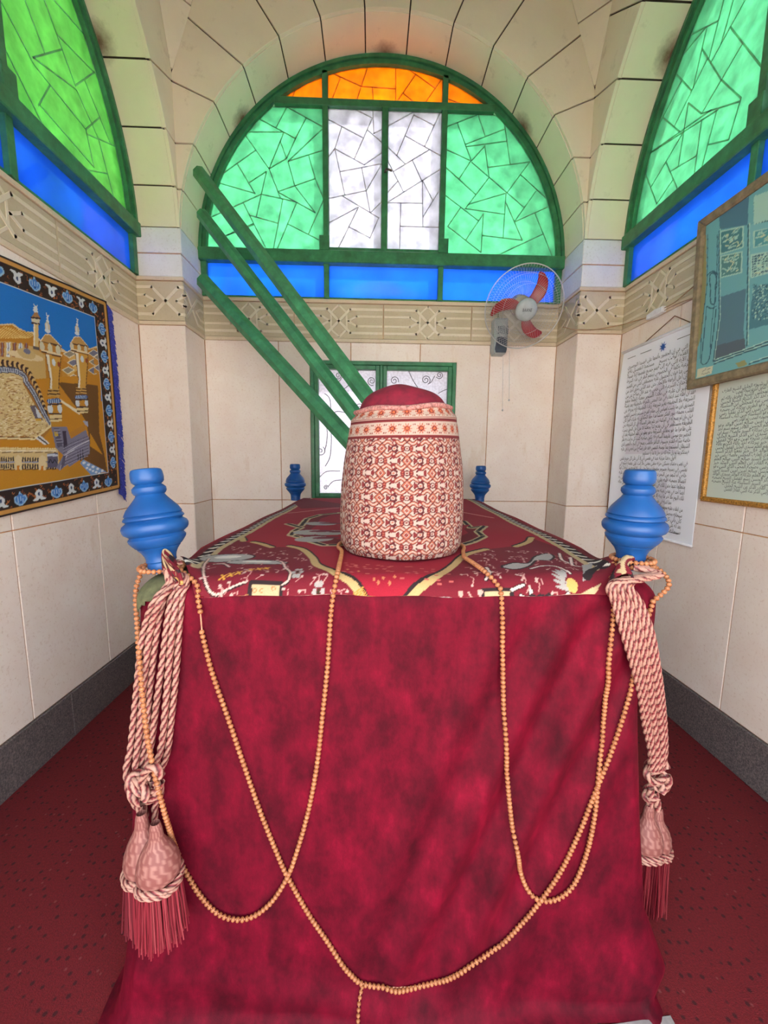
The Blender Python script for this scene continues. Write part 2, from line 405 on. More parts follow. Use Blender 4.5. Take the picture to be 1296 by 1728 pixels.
def arch(wall, side, parts=True):
    fr, D = FR[side]
    rc = RS+.010; n = 60
    arcp = [(rc*math.cos(t), SPR+rc*math.sin(t)) for t in np.linspace(0, math.pi, n)]
    zb = 2.715 if parts else .0
    poly = [(1.9, zb), (1.9, 5.08), (-1.9, 5.08), (-1.9, zb), (-rc, zb)]+arcp[::-1]+[(rc, zb)]
    V, Fc = prism(poly, fr, -.12, D-.014); mk('arch_core', V, Fc, 'joint', wall)
    ends = [joint_end(a) for a in ANG]
    for k in range(len(ANG)-1):
        a0, a1 = math.radians(ANG[k]), math.radians(ANG[k+1]); ts = np.linspace(a0, a1, 9)
        inn = [(RS*math.cos(t), SPR+RS*math.sin(t)) for t in ts]
        g = .0045/RS; tt = np.linspace(a0+g, a1-g, 9)
        sec = [(RS*math.cos(t), SPR+RS*math.sin(t)) for t in tt]+[((RS+.03)*math.cos(t), SPR+(RS+.03)*math.sin(t)) for t in tt[::-1]]
        V, Fc = prism(sec, fr, -.10, D-.022); mk('soffit_block', V, Fc, 'soffit', wall)
        (i0, e0), (i1, e1) = ends[k], ends[k+1]
        poly = inn+[e1]+[BND[j] for j in range(i1, i0, -1)]+[e0]
        Q = [poly[0]]
        for p in poly[1:]:
            if math.dist(p, Q[-1]) > .004: Q.append(p)
        if math.dist(Q[0], Q[-1]) < .004: Q.pop()
        if abs(area2(Q)) < 2e-4: continue
        V, Fc = prism(inset(Q, .0045), fr, D-.03, D, .002); mk('spandrel_block', V, Fc, 'plaster', wall)

def rows(parent, fr, cols, hole=None):
    for c0, c1 in zip(cols[:-1], cols[1:]):
        panel(parent, fr, rect(c0, .25, c1, 1.17))
        if not hole: panel(parent, fr, rect(c0, 1.17, c1, 2.41))
FZ0, FZ1 = 2.437, 2.694
TILES = {'back': [-HW, -.816, -.253, .293, .849, HW], 'left': [-HW, -.85, -.293, .263, .818, HW], 'right': [-HW, -.829, -.283, .27, .83, HW]}
for side in ('back', 'left', 'right'):
    fr, D = FR[side]
    mb = MB(); V, Fc = prism(rect(-1.75, -.02, 1.75, 2.72), fr, -.16, -.005); mb.add(V, Fc)
    if side == 'back':                                            # leave the opening of the low window
        mb = MB(); ow = (-.5725, 1.165, .5815, 2.27)
        for q in ((-1.75, -.02, ow[0], 2.72), (ow[2], -.02, 1.75, 2.72), (ow[0], -.02, ow[2], ow[1]), (ow[0], ow[3], ow[2], 2.72)): mb.add(*prism(rect(*q), fr, -.16, -.005))
    wall = mb.build('wall_'+side, 'orange_grout'); props(wall, 'cream stone panelled %s wall with carved frieze and arch' % side, kind='structure')
    rows(wall, fr, TILES[side], side == 'back')
    if side == 'back':
        c = TILES['back']; u0, v0, u1, v1 = ow
        panel(wall, fr, rect(c[0], 1.17, c[1], 2.41)); panel(wall, fr, rect(c[4], 1.17, c[5], 2.41)); panel(wall, fr, rect(c[2], v1, c[3], 2.41))
        panel(wall, fr, [(c[1], 1.17), (u0, 1.17), (u0, v1), (c[2], v1), (c[2], 2.41), (c[1], 2.41)])
        panel(wall, fr, [(u1, 1.17), (c[4], 1.17), (c[4], 2.41), (c[3], 2.41), (c[3], v1), (u1, v1)])
    strip(wall, 'lower_moulding', fr, -HW, HW, 2.408, 2.436, .010, 'moulding')
    strip(wall, 'sill_moulding', fr, -HW, HW, 2.695, 2.722, .014, 'moulding')
    for a, b in ((-HW, -.69), (-.69, 0), (0, .69), (.69, HW)): frieze_tile(wall, fr, a, b, FZ0, FZ1)
    arch(wall, side)
mbf = MB()
for q in ((-1.75, -.02, -1.1, 2.72), (1.1, -.02, 1.75, 2.72), (-1.1, 2.55, 1.1, 2.72)): mbf.add(*prism(rect(*q), FR['front'][0], -.16, 0))  # unseen infill, doorway opening sized for the daylight it lets in
mbf.box((XL-.3, YFR, -.02), (PXL, PY0, 3.0)); mbf.box((PXR, YFR, -.02), (XR+.3, PY0, 3.0))
wf = mbf.build('wall_front', 'stone'); props(wf, 'unseen entrance side of the chamber with an open doorway sized for its daylight', kind='structure'); arch(wf, 'front')

def pier(side):
    x0, x1 = (XL, PXL) if side == 'left' else (PXR, XR)
    mb = MB(); e = .005
    mb.box((x0-.05 if side == 'left' else x0+e, PYF+e, -.02), (x1-e if side == 'left' else x1+.05, YB+.05, 3.02))
    p = mb.build('wall_corner_'+side, 'orange_grout'); props(p, 'square stone pier in the back %s corner' % side, kind='structure')
    ff = Frame((x0, PYF, 0), (1, 0, 0), (0, 0, 1), (0, -1, 0)); W1 = x1-x0
    if side == 'left': fs = Frame((x1, PYF, 0), (0, 1, 0), (0, 0, 1), (1, 0, 0))
    else: fs = Frame((x0, YB, 0), (0, -1, 0), (0, 0, 1), (-1, 0, 0))
    W2 = YB-PYF
    for fr, W, fl_ in ((ff, W1, side == 'right'), (fs, W2, side == 'left')):
        panel(p, fr, rect(0, .25, W, 1.17)); panel(p, fr, rect(0, 1.17, W, 2.41))
        frieze_tile(p, fr, 0, W, FZ0, FZ1, flip=fl_)
    def ring(name, z0, z1, out, mat):                              # a course that wraps the two free faces
        m = MB(); g = .002
        if side == 'left': m.box((x0-.01, PYF-out, z0+g), (x1+out, YB+.01, z1-g))
        else: m.box((x0-out, PYF-out, z0+g), (x1+.01, YB+.01, z1-g))
        ob = m.build(name, mat, p)
        bv = ob.modifiers.new('bevel', 'BEVEL'); bv.width = .004; bv.segments = 1
    ring('lower_moulding', 2.408, 2.437, .010, 'moulding'); ring('sill_moulding', 2.694, 2.722, .012, 'moulding')
    ring('impost_block', 2.722, 2.868, .002, 'impost'); ring('impost_block', 2.87, 3.03, .006, 'impost')
pier('left'); pier('right')

def facet(cx, cy, dx, dy, wall):
    """flat triangular pendentive that fills a corner above the arches, two blocks"""
    def pt(z, k): t = KF*(z-ZC); return np.array([cx+(dx*t if k else 0), cy+(0 if k else dy*t), z])
    for z0, z1 in ((ZC+.02, 4.32), (4.32, ZT)):
        P = [pt(z0, 0), pt(z0, 1), pt(z1, 1), pt(z1, 0)]
        o = P[0]; u = P[1]-P[0]; u /= np.linalg.norm(u); v = (P[3]+P[2])/2-(P[0]+P[1])/2; v /= np.linalg.norm(v); w = np.cross(u, v)
        inward = np.array([CXB, CYS, 4])-o
        if w @ inward < 0: u = -u; w = -w
        f = Frame(o, u, v, w); poly = [((q-o)@u, (q-o)@v) for q in P]
        V, Fc = prism([(q[0], q[1]+(.004 if k < 2 else -.004)) for k, q in enumerate(poly)], f, -.03, .002, .0); mk('pendentive_block', V, Fc, 'plaster', wall)
walls = {o.name: o for o in COL.objects}
for cx, cy, dx, dy in ((PXL, PYF, 1, -1), (PXR, PYF, -1, -1), (PXL, PY0, 1, 1), (PXR, PY0, -1, 1)): facet(cx, cy, dx, dy, walls['wall_back'] if cy > 1 else walls['wall_front'])
t5 = KF*(ZT-ZC)
oct_ = [(PXL+t5, PY0), (PXR-t5, PY0), (PXR, PY0+t5), (PXR, PYF-t5), (PXR-t5, PYF), (PXL+t5, PYF), (PXL, PYF-t5), (PXL, PY0+t5)]
V = []; rings = 8
for k in range(rings):
    a = k/(rings-1)*math.pi/2; s = max(math.cos(a), .02)*1.03; V += [(CXB+(x-CXB)*s, CYS+(y-CYS)*s, ZT-.03+1.1*math.sin(a)) for x, y in oct_]
Fc = [(k*8+j, (k+1)*8+j, (k+1)*8+(j+1) % 8, k*8+(j+1) % 8) for k in range(rings-1) for j in range(8)]+[tuple(range((rings-1)*8, rings*8))]
o = mk('ceiling', V, Fc, 'plaster'); props(o, 'plain plaster dome over the chamber', kind='structure')
sm = o.modifiers.new('solid', 'SOLIDIFY'); sm.thickness = .12; sm.offset = 1

def baseboard(side, fr, cuts):
    b = empty('baseboard_'+side, fr((cuts[0]+cuts[-1])/2, 0, 0), 'speckled grey granite skirting along the %s wall' % side, kind='structure')
    for a, c in zip(cuts[:-1], cuts[1:]):
        V, Fc = prism(inset(rect(a, .0, c, .25), .001), fr, -.012, .012, .003); mk('granite_slab', V, Fc, 'granite', b)
baseboard('left', FR['left'][0], [-HW, -.45, .48, HW]); baseboard('right', FR['right'][0], [-HW, -.78, .3, HW]); baseboard('back', FR['back'][0], [-HW, -.4, .5, HW])
for side, (x0, x1) in (('corner_left', (XL, PXL+.012)), ('corner_right', (PXR-.012, XR))):
    baseboard(side, Frame((x0, PYF, 0), (1, 0, 0), (0, 0, 1), (0, -1, 0)), [0, x1-x0])

# ------------------------------------------------------------------ windows
def seg(crop, sc, ox, oy, lst, fn): return [(fn(ox+a/sc, oy+b/sc), fn(ox+c/sc, oy+d/sc)) for a, b, c, d in lst]
def uvB(px, py): p = aty(px, py, YB); return np.array([p[0]-CXB, p[2]])
def uvL(px, py): p = atx(px, py, XL); return np.array([p[1]-CYS, p[2]])
def uvR(px, py): p = atx(px, py, XR); return np.array([CYS-p[1], p[2]])
S_GL = seg(0, 5.4, 345, 100, [(365,680,580,1010),(580,1010,690,1260),(160,1050,455,840),(410,1125,580,1015),(580,1010,750,905),(755,935,1055,840),(375,665,720,665),(490,540,830,725),(740,460,655,620),(785,455,1055,605),(920,550,830,725),(830,725,750,905),(1055,655,760,935),(720,680,590,1000),(695,760,750,910),(755,940,825,1160),(825,1160,1010,1400),(950,880,1010,1090),(1010,1090,1065,1220),(1010,1090,680,1205),(675,1215,1010,1400),(120,1125,460,1225),(510,1230,830,1300),(250,1350,510,1225),(300,955,465,1225),(560,1050,475,1430),(355,1310,515,1630),(420,1425,665,1495),(710,1300,650,1620),(835,1320,705,1630),(1065,1330,950,1590),(765,1505,1050,1650),(330,1550,445,1500),(100,1650,250,1590)], uvB)
S_WL = seg(0, 6.171, 545, 170, [(50,195,410,385),(380,115,515,180),(515,185,330,600),(520,120,525,345),(460,305,600,425),(530,350,600,310),(190,290,110,495),(110,495,430,670),(110,495,45,610),(130,530,225,970),(185,740,600,660),(430,675,590,560),(405,710,450,940),(590,700,450,940),(60,1020,450,940),(450,940,490,1160),(195,990,580,1220),(500,1165,605,1060),(60,1275,370,1110),(360,1130,215,1425),(270,1315,490,1440),(590,1220,490,1430)], uvB)
S_WR = seg(0, 6.171, 545, 170, [(680,265,890,150),(945,150,770,570),(975,155,1155,260),(1195,180,1060,475),(860,370,1215,570),(680,490,850,655),(740,735,1095,520),(675,630,835,945),(935,630,1040,840),(1040,840,1140,1035),(720,1030,1215,720),(1215,930,1045,1205),(770,850,680,950),(680,1065,1035,1070),(1035,850,1040,1310),(810,1075,800,1470),(815,1310,1210,1320)], uvB)
S_GR = seg(0, 6.171, 745, 170, [(60,515,310,640),(310,640,850,1105),(75,265,330,165),(165,235,305,630),(390,175,455,370),(255,455,650,300),(265,480,670,425),(655,250,715,660),(455,460,495,800),(450,475,310,630),(315,640,185,815),(60,710,345,970),(490,815,245,1125),(500,695,920,635),(920,640,690,950),(830,780,1120,1045),(985,940,770,1245),(300,1075,670,970),(680,980,640,1430),(50,995,375,1245),(245,1130,660,1185),(195,1120,65,1310),(65,1310,320,1510),(435,1180,260,1440),(435,1180,415,1510),(425,1405,840,1455),(680,1085,850,1475),(780,1255,1135,1095),(975,1180,1120,1540),(745,1535,1045,1395)], uvB)
S_OR = seg(0, 3.323, 460, 100, [(690,50,690,250),(345,85,500,155),(500,155,690,168),(530,55,470,235),(375,120,330,235),(560,170,565,240),(800,90,690,250),(780,70,905,160),(950,110,845,260),(735,195,815,260),(125,180,105,230),(985,225,1080,260)], uvB)
S_RG = seg(0, 4.322, 1060, 0, [(410,280,645,160),(340,475,575,195),(700,0,600,395),(770,0,690,290),(840,30,615,440),(755,205,865,345),(830,330,535,835),(550,370,680,580),(680,580,835,715),(580,430,340,920),(575,210,495,560),(330,515,460,655),(385,600,190,980),(440,750,540,830),(535,830,830,715),(540,850,165,1115),(260,860,390,970),(435,790,370,1200),(650,800,390,970),(540,870,490,1230),(660,800,555,1170),(820,740,745,990),(595,1055,715,1025),(495,1140,310,1250),(280,1185,350,1350),(375,1015,165,1370),(320,1325,235,1450),(130,1270,205,1470)], uvR)
S_LG = seg(0, 4.432, 0, 0, [(255,490,560,880),(440,275,700,540),(150,290,255,490),(400,0,550,170),(190,20,340,420),(350,60,560,640),(240,430,420,380),(310,480,540,650),(560,640,690,560),(560,650,700,960),(635,610,830,1090),(635,970,740,880),(640,1000,840,1085),(410,930,700,1250),(180,660,290,880),(740,1060,810,1330),(700,1280,810,1300),(640,970,700,1250),(290,780,340,690)], uvL)
def mirror(S): return [(np.array([-a[0], a[1]]), np.array([-b[0], b[1]])) for a, b in S]
def keep(loop, vv, out):
    P = [vv[i] for i in loop]
    Q = [P[i] for i in range(len(P)) if math.dist(P[i], P[i-1]) > .0012]
    Q = [Q[i] for i in range(len(Q)) if abs((Q[i][0]-Q[i-1][0])*(Q[(i+1) % len(Q)][1]-Q[i][1])-(Q[i][1]-Q[i-1][1])*(Q[(i+1) % len(Q)][0]-Q[i][0])) > 1e-8]
    if len(Q) > 2 and abs(area2(Q)) > 3e-5: out.append(Q)
def shards(poly, S):
    """pieces of a pane between its ridge lines: every line is run on to the next line or the frame, then the faces are read off"""
    from mathutils.geometry import delaunay_2d_cdt
    def inside(p):
        n = len(poly); c = np.array(poly).mean(0); sg = 1 if area2(poly) > 0 else -1
        return all(sg*((poly[(i+1) % n][0]-poly[i][0])*(p[1]-poly[i][1])-(poly[(i+1) % n][1]-poly[i][1])*(p[0]-poly[i][0])) > -.03 for i in range(n))
    S0, S = S, []
    for a, b in S0:                                                # keep what lies inside the pane
        t0, t1 = 0., 1.; sg = 1 if area2(poly) > 0 else -1; d = b-a
        for i in range(len(poly)):
            p, q = np.array(poly[i]), np.array(poly[(i+1) % len(poly)]); n = sg*np.array([-(q-p)[1], (q-p)[0]]); f0, fd = n@(a-p), n@d
            if abs(fd) < 1e-12:
                if f0 < 0: t1 = -1
            elif fd > 0: t0 = max(t0, -f0/fd)
            else: t1 = min(t1, -f0/fd)
        if (t1-t0)*np.linalg.norm(d) > .015: S.append((a+d*t0, a+d*t1))
    bd = [(np.array(poly[i]), np.array(poly[(i+1) % len(poly)])) for i in range(len(poly))]
    done = [[a.copy(), b.copy()] for a, b in S]
    for turn in range(3):
        src = [(x[0].copy(), x[1].copy()) for x in done]
        for k, sg in enumerate(done):
            for e in (0, 1):
                p, q = S[k][e], S[k][1-e]; d = (p-q)/np.linalg.norm(p-q); best = None
                for j, (a, b) in enumerate(src+bd):
                    if j == k: continue
                    ex, ey = a[0]-b[0], a[1]-b[1]; L = math.hypot(ex, ey); dt = d[0]*ey-ex*d[1]
                    if abs(dt) < 1e-3*L: continue
                    gx, gy = a[0]-p[0], a[1]-p[1]; t, f = (gx*ey-ex*gy)/dt, (d[0]*gy-d[1]*gx)/dt; tol = .014/L
                    if t > -.018 and -tol <= f <= 1+tol and (best is None or t < best[0]):
                        best = (t, (a if f < 0 else b) if (f < 0 or f > 1) else p+d*(t+.0004))
                if best is not None: sg[e] = best[1]
    V = [Vector(p) for p in poly]; E = [(i, (i+1) % len(poly)) for i in range(len(poly))]
    for a, b in done: V += [Vector(a), Vector(b)]; E.append((len(V)-2, len(V)-1))
    r = delaunay_2d_cdt(V, E, [], 0, 1e-5); vv = [tuple(q) for q in r[0]]
    wall_ = {tuple(sorted(e)) for e, orig in zip(r[1], r[4]) if len(orig)}
    tris = [tuple(f) for f in r[2] if inside(np.mean([vv[i] for i in f], 0)) and len(f) == 3]
    own = {}
    for k, f in enumerate(tris):
        for i in range(3): own.setdefault(tuple(sorted((f[i], f[(i+1) % 3]))), []).append(k)
    reg = [-1]*len(tris); out = []; nreg = 0
    for k0 in range(len(tris)):
        if reg[k0] >= 0: continue
        stack = [k0]; reg[k0] = nreg; mem = []
        while stack:
            k = stack.pop(); mem.append(k); f = tris[k]
            for i in range(3):
                e = tuple(sorted((f[i], f[(i+1) % 3])))
                if e in wall_: continue
                for j in own[e]:
                    if reg[j] < 0: reg[j] = nreg; stack.append(j)
        nxt = {}
        ms = set(mem)
        for k in mem:
            f = tris[k]
            for i in range(3):
                a_, b_ = f[i], f[(i+1) % 3]; e = tuple(sorted((a_, b_)))
                if not any(j in ms and j != k for j in own[e]): nxt.setdefault(a_, []).append(b_)
        nreg += 1
        while nxt:
            st = next(iter(nxt)); loop = [st]
            c_ = nxt[st].pop()
            if not nxt[st]: del nxt[st]
            while c_ != st and c_ in nxt:
                if c_ in loop:                                     # the outline pinches itself: close the small ring first
                    i0 = loop.index(c_); sub = loop[i0:]; loop = loop[:i0]; keep(sub, vv, out)
                loop.append(c_); n_ = nxt[c_].pop()
                if not nxt[c_]: del nxt[c_]
                c_ = n_
            keep(loop, vv, out)
    return out, [tuple(x) for x in done]
RG = RS-.052; RIDGE = .0036
def disc(n=72): return [(RG*math.cos(t), SPR+RG*math.sin(t)) for t in np.linspace(0, 2*math.pi, n, endpoint=False)]
def pane_poly(u0, u1, v0, v1):
    P = disc()
    for a, b, c in ((-1, 0, -u0), (1, 0, u1), (0, -1, -v0), (0, 1, v1)): P = clip(P, a, b, c)
    Q = [P[0]]
    for p in P[1:]:
        if math.dist(p, Q[-1]) > .004: Q.append(p)
    return Q
def lunette(num, side, SG0, SWl, SWr, SG1, label):
    fr, D = FR[side]
    w = empty('window_%d' % num, fr(0, 2.72, 0), label, kind='structure')
    mb = MB(); ts = np.linspace(math.radians(2.5), math.pi-math.radians(2.5), 49)
    for r0, r1, w0, w1 in ((RS-.022, RS+.004, -.05, .045), (RS-.052, RS-.022, -.05, .03)):
        for a, b in zip(ts[:-1], ts[1:]):
            q = [(r*math.cos(t), SPR+r*math.sin(t)) for r, t in ((r0, a), (r1, a), (r1, b), (r0, b))]; mb.add(*prism(q, fr, w0, w1))
    mb.build('arch_frame', 'green', w)
    def bar(name, u0, v0, u1, v1, w0=-.05, w1=.03, b=.003): V, Fc = prism(rect(u0, v0, u1, v1), fr, w0, w1, b); return mk(name, V, Fc, 'green', w)
    m = .435; hz = 4.05; top = SPR+math.sqrt(RG**2-m**2)
    bar('mullion', -m-.02, 2.72, -m+.02, top+.02); bar('mullion', m-.02, 2.72, m+.02, top+.02)
    uh = math.sqrt(RG**2-(hz-SPR)**2); bar('transom', -uh-.01, hz-.024, uh+.01, hz+.024, -.05, .034)
    bar('meeting_stile', -.022, 3.05, .022, hz-.024, -.04, .036)
    bar('casement_rail', -m+.02, 3.05, m-.02, 3.085, -.05, .026)
    bar('channel_rail', -HW+.002, 2.962, HW-.002, 3.05, -.05, .062, .006)
    bar('bottom_rail', -HW+.03, 2.722, HW-.03, 2.735, -.05, .012, .002)
    for s in (-1, 1): bar('end_stile', s*(HW-.03)-.022, 2.722, s*(HW-.03)+.022, 2.965, -.05, .03)
    hb = MB(); hb.add(*prism(rect(m-.024, 3.06, m+.05, 3.16), fr, .03, .04, .002)); hb.add(*prism(rect(-m-.05, 3.06, -m+.024, 3.16), fr, .03, .04, .002)); hb.build('hinge_plate', 'green', w)
    mb = MB()
    for q in ([fr(0, 3.60, .03), fr(.01, 3.60, .07)], [fr(.01, 3.60, .07), fr(.05, 3.585, .075)]): tube(mb, q, .008, 6)
    mb.build('latch', 'steel', w)
    panes = [('g_green', 'lead', (-9, -m-.02, 3.05, hz-.024), SG0), ('g_white', 'lead_w', (-m+.02, -.022, 3.085, hz-.024), SWl), ('g_white', 'lead_w', (.022, m-.02, 3.085, hz-.024), SWr),
             ('g_green', 'lead', (m+.02, 9, 3.05, hz-.024), SG1), ('g_orange', 'lead_o', (-9, -m-.02, hz+.024, 9), S_OR), ('g_orange', 'lead_o', (-m+.02, m-.02, hz+.024, 9), S_OR), ('g_orange', 'lead_o', (m+.02, 9, hz+.024, 9), S_OR)]
    for gm, lm, b, S in panes:
        if side == 'left' and gm == 'g_green': gm = 'g_green_l'
        pp = pane_poly(*b); pcs, lines_ = shards(pp, S); rid = MB()
        for p, q in lines_+[(np.array(pp[i]), np.array(pp[(i+1) % len(pp)])) for i in range(len(pp))]:
            L = np.linalg.norm(q-p)
            if L < .002: continue
            d = (q-p)/L; n = np.array([-d[1], d[0]])*RIDGE
            rid.add(*prism([p-n, q-n, q+n, p+n], fr, .0014, .0034))
        pane = rid.build('glass_pane', lm, w)
        for P in pcs:
            V, Fc = prism(P, fr, -.0012, .0012); mk('glass_piece', V, Fc, gm, pane)
    for u0, u1 in ((-HW+.05, -m-.02), (-m+.02, m-.02), (m+.02, HW-.05)):
        V, Fc = prism(rect(u0, 2.735, u1, 2.965), fr, -.003, .001); mk('blue_pane', V, Fc, 'g_blue', w)
MT['steel'] = plain('dull_steel', (104, 98, 92), .4, .1, 40, Metallic=.8)
lunette(1, 'back', S_GL, S_WL, S_WR, S_GR, 'arched green framed stained glass window in the back wall')
lunette(2, 'left', mirror(S_RG), S_WL, S_WR, S_LG, 'arched green framed stained glass window in the left wall')
lunette(3, 'right', S_RG, S_WL, S_WR, mirror(S_LG), 'arched green framed stained glass window in the right wall')
lunette(5, 'front', S_GL, S_WL, S_WR, S_GR, 'arched green framed stained glass window added over the unseen entrance')  # unseen, added to close the front arch and cut its open daylight

# low casement with scrolled iron grille
def low_window():
    fr = FR['back'][0]; u0, v0, u1, v1 = -.5725, 1.165, .5815, 2.27; mu = -.012
    w = empty('window_4', fr(0, v0, 0), 'low green framed window with frosted glass and scrolled iron grille', kind='structure')
    def bar(name, a, b, c, d, w0=-.06, w1=.012): V, Fc = prism(rect(a, b, c, d), fr, w0, w1, .004); return mk(name, V, Fc, 'green', w)
    t = .03
    bar('outer_frame', u0, v0, u0+t, v1); bar('outer_frame', u1-t, v0, u1, v1); bar('outer_frame', u0+t, v1-t, u1-t, v1); bar('outer_frame', u0+t, v0, u1-t, v0+t); bar('mullion', mu-.012, v0+t, mu+.012, v1-t)
    t2 = .032
    for a, b in ((u0+t, mu-.012), (mu+.012, u1-t)):
        for q in ((a, v0+t, a+t2, v1-t), (b-t2, v0+t, b, v1-t), (a+t2, v1-t-t2, b-t2, v1-t), (a+t2, v0+t, b-t2, v0+t+t2)): bar('casement_frame', *q, -.05, .006)
        V, Fc = prism(rect(a+t2, v0+t+t2, b-t2, v1-t-t2), fr, -.044, -.040); mk('frosted_pane', V, Fc, 'g_mesh', w)
    g = MB(); W0 = -.034
    def uv(px, py): p = aty(px, py, YB+.03); return np.array([p[0]-CXB, p[2]])
    def C(px, py): return uv(500+px/4.32, 590+py/4.32)
    def curl(c, r, a0, turns, sgn=1, tail=None):
        P = []
        for k in range(34):
            f = k/33; a = a0+sgn*f*turns*2*math.pi; rr = r*(1-.82*f); P.append((c[0]+rr*math.cos(a), c[1]+rr*math.sin(a)))
        if tail: P = [tuple(q) for q in tail]+P
        tube(g, [fr(p[0], p[1], W0) for p in P], .0032, 5)
    def crv(*P): tube(g, [fr(p[0], p[1], W0) for p in smooth_path([C(*p) for p in P], 26)], .0032, 5)
    curl(C(305, 188), .028, 3.9, 1.6, 1); curl(C(550, 228), .036, -1.2, 1.7, -1); curl(C(715, 225), .034, -.4, 1.6, 1); curl(C(945, 220), .036, -.6, 1.7, 1); curl(C(1045, 185), .03, 3.6, 1.7, 1)
    crv((460, 140), (400, 240), (330, 300)); crv((815, 145), (850, 220), (885, 275)); crv((1010, 190), (985, 235), (960, 250)); crv((1105, 285), (1070, 300), (1035, 320)); crv((265, 225), (305, 235), (335, 200))
    crv((205, 320), (240, 350), (250, 420), (245, 520), (255, 640), (245, 780), (210, 850)); crv((340, 300), (380, 330), (390, 370)); crv((250, 470), (300, 450), (360, 460)); curl(C(175, 740), .04, 1., 1.4, -1); crv((210, 520), (225, 600), (220, 680), (205, 740))
    crv((160, 940), (220, 890), (320, 885)); crv((230, 1000), (270, 960), (330, 950)); curl(C(215, 1005), .02, 0, 1.5, 1)
    for k in range(3): curl((u1-.2, v0+.25+k*.25), .045, k, 1.6, -1); curl((mu+.2, v0+.3+k*.22), .04, k+1, 1.6, 1); curl((mu-.17, v0+.25+k*.25), .04, k+2, 1.6, -1)
    g.build('scroll_grille', 'iron', w)
MT['iron'] = plain('grey_iron', (112, 110, 116), .5)
def mesh_glass():
    m = glass('frosted_mesh_glass', (196, 196, 206), .05, .3, 60); return m
MT['g_mesh'] = mesh_glass()
low_window()

# ------------------------------------------------------------------ the covered cenotaph
def velvet():
    t = NT('crimson_velvet'); v = t.coord('World', (1, 1, 1))
    vs = t.coord('World', (5.2, 5.2, 3.2))
    nap = t.noise(vs, 2.3, 6, .68)
    b = t.ramp(nap, [(.30, (54, 1, 14)), (.46, (84, 2, 24)), (.58, (103, 3, 30)), (.76, (134, 8, 42))])
    streak = t.noise(t.coord('World', (26, 26, 3)), 1.3, 4, .7)
    b = t.mix(t.ramp(streak, [(.45, (0, 0, 0, 1)), (.75, (.45, .45, .45, 1))]), b, L4((70, 1, 20)))
    fine = t.noise(v, 240, 2, .8)
    m = t.pbr(b, .72, t.bump(fine, .25, .002))
    p = [n for n in t.n if n.type == 'BSDF_PRINCIPLED'][0]
    p.inputs['Sheen Weight'].default_value = .07; p.inputs['Sheen Roughness'].default_value = .4; p.inputs['Sheen Tint'].default_value = L4((255, 56, 84))
    p.inputs['Specular IOR Level'].default_value = .15
    return t.m
MT['velvet'] = velvet()
ZTOP, YFRONT = 1.205, .925
def xl(z): return float(np.interp(z, [0, .06, .24, .74, 1.12, 1.2], [-.70, -.675, -.645, -.605, -.572, -.57]))
def xr(z): return float(np.interp(z, [0, .03, .1, .28, .54, .87, 1.1, 1.2], [.785, .805, .838, .765, .735, .705, .735, .735]))
def yf(z): return float(np.interp(z, [0, .03, .1, .5, 1.15], [.860, .872, .884, .900, .925]))
def folds(x, z):
    k = np.clip(1.15-z, 0, 1.2); d = .0
    d += .007*np.sin(8.5*x+.6)*k+.004*np.sin(21*x+2*z+1)*k
    g = np.exp(-((x-.60+.42*(1.15-z))/.22)**2)*np.clip((1.17-z)/.12, 0, 1)*np.clip((z+.1)/.5, 0, 1)
    d += .020*g*np.sin(40*(x-.42*z)+1.1)
    d += .006*np.sin(30*z+6*x)*np.exp(-(z/.16)**2)+.004*np.sin(9*x+40*z)*np.exp(-(z/.12)**2)
    d -= .014/(1+np.exp(-(x-.58)/.02))*np.exp(-(z/.05)**2)
    return d
def front_y(x, z): return yf(z)-float(folds(x, z))
def cover():
    rows_ = [(.30, ZTOP), (.12, ZTOP)]+[(.055*(1-math.sin(a)), ZTOP-.055*(1-math.cos(a))) for a in np.linspace(.1, math.pi/2, 8)]+[(0, z) for z in np.linspace(1.135, .025, 88)]+[(-.006, .014), (-.014, .008), (-.022, .005)]
    nf, ns, nb, nc = 220, 70, 40, 8; V = []
    for ins, z in rows_:
        x0, x1, y0, y1 = xl(z)+ins, xr(z)-ins, yf(z)+ins, 2.96-ins; x1b = x1+.085*1.0; rc = .05
        loop = []
        def corner(cx, cy, a0):
            for a in np.linspace(a0, a0+math.pi/2, nc+2)[1:-1]: loop.append((cx+rc*math.cos(a), cy+rc*math.sin(a)))
        for x in np.linspace(x0+rc, x1-rc, nf): loop.append((x, y0-float(folds(x, z))*(1 if ins <= 0 else 0)))
        corner(x1-rc, y0+rc, -math.pi/2)
        for f in np.linspace(0, 1, ns): loop.append((x1+(x1b-x1)*f+.006*math.sin(f*40)*(1.2-z), y0+rc+(y1-y0-2*rc)*f))
        corner(x1b-rc, y1-rc, 0)
        for x in np.linspace(x1b-rc, x0+rc, nb): loop.append((x, y1))
        corner(x0+rc, y1-rc, math.pi/2)
        for f in np.linspace(1, 0, ns): loop.append((x0-.006*math.sin(f*37)*(1.2-z), y0+rc+(y1-y0-2*rc)*f))
        corner(x0+rc, y0+rc, math.pi)
        V += [(x, y, z) for x, y in loop]
    n = len(loop); Fc = [tuple(reversed(q)) for q in gridfaces(len(rows_), n, True).tolist()]; Fc.append(tuple(range(n)))
    o = mk('cenotaph_cover', V, Fc, 'velvet', smooth=True)
    props(o, 'crimson velvet cover draped over the cenotaph down to the floor', 'cloth')
cover()

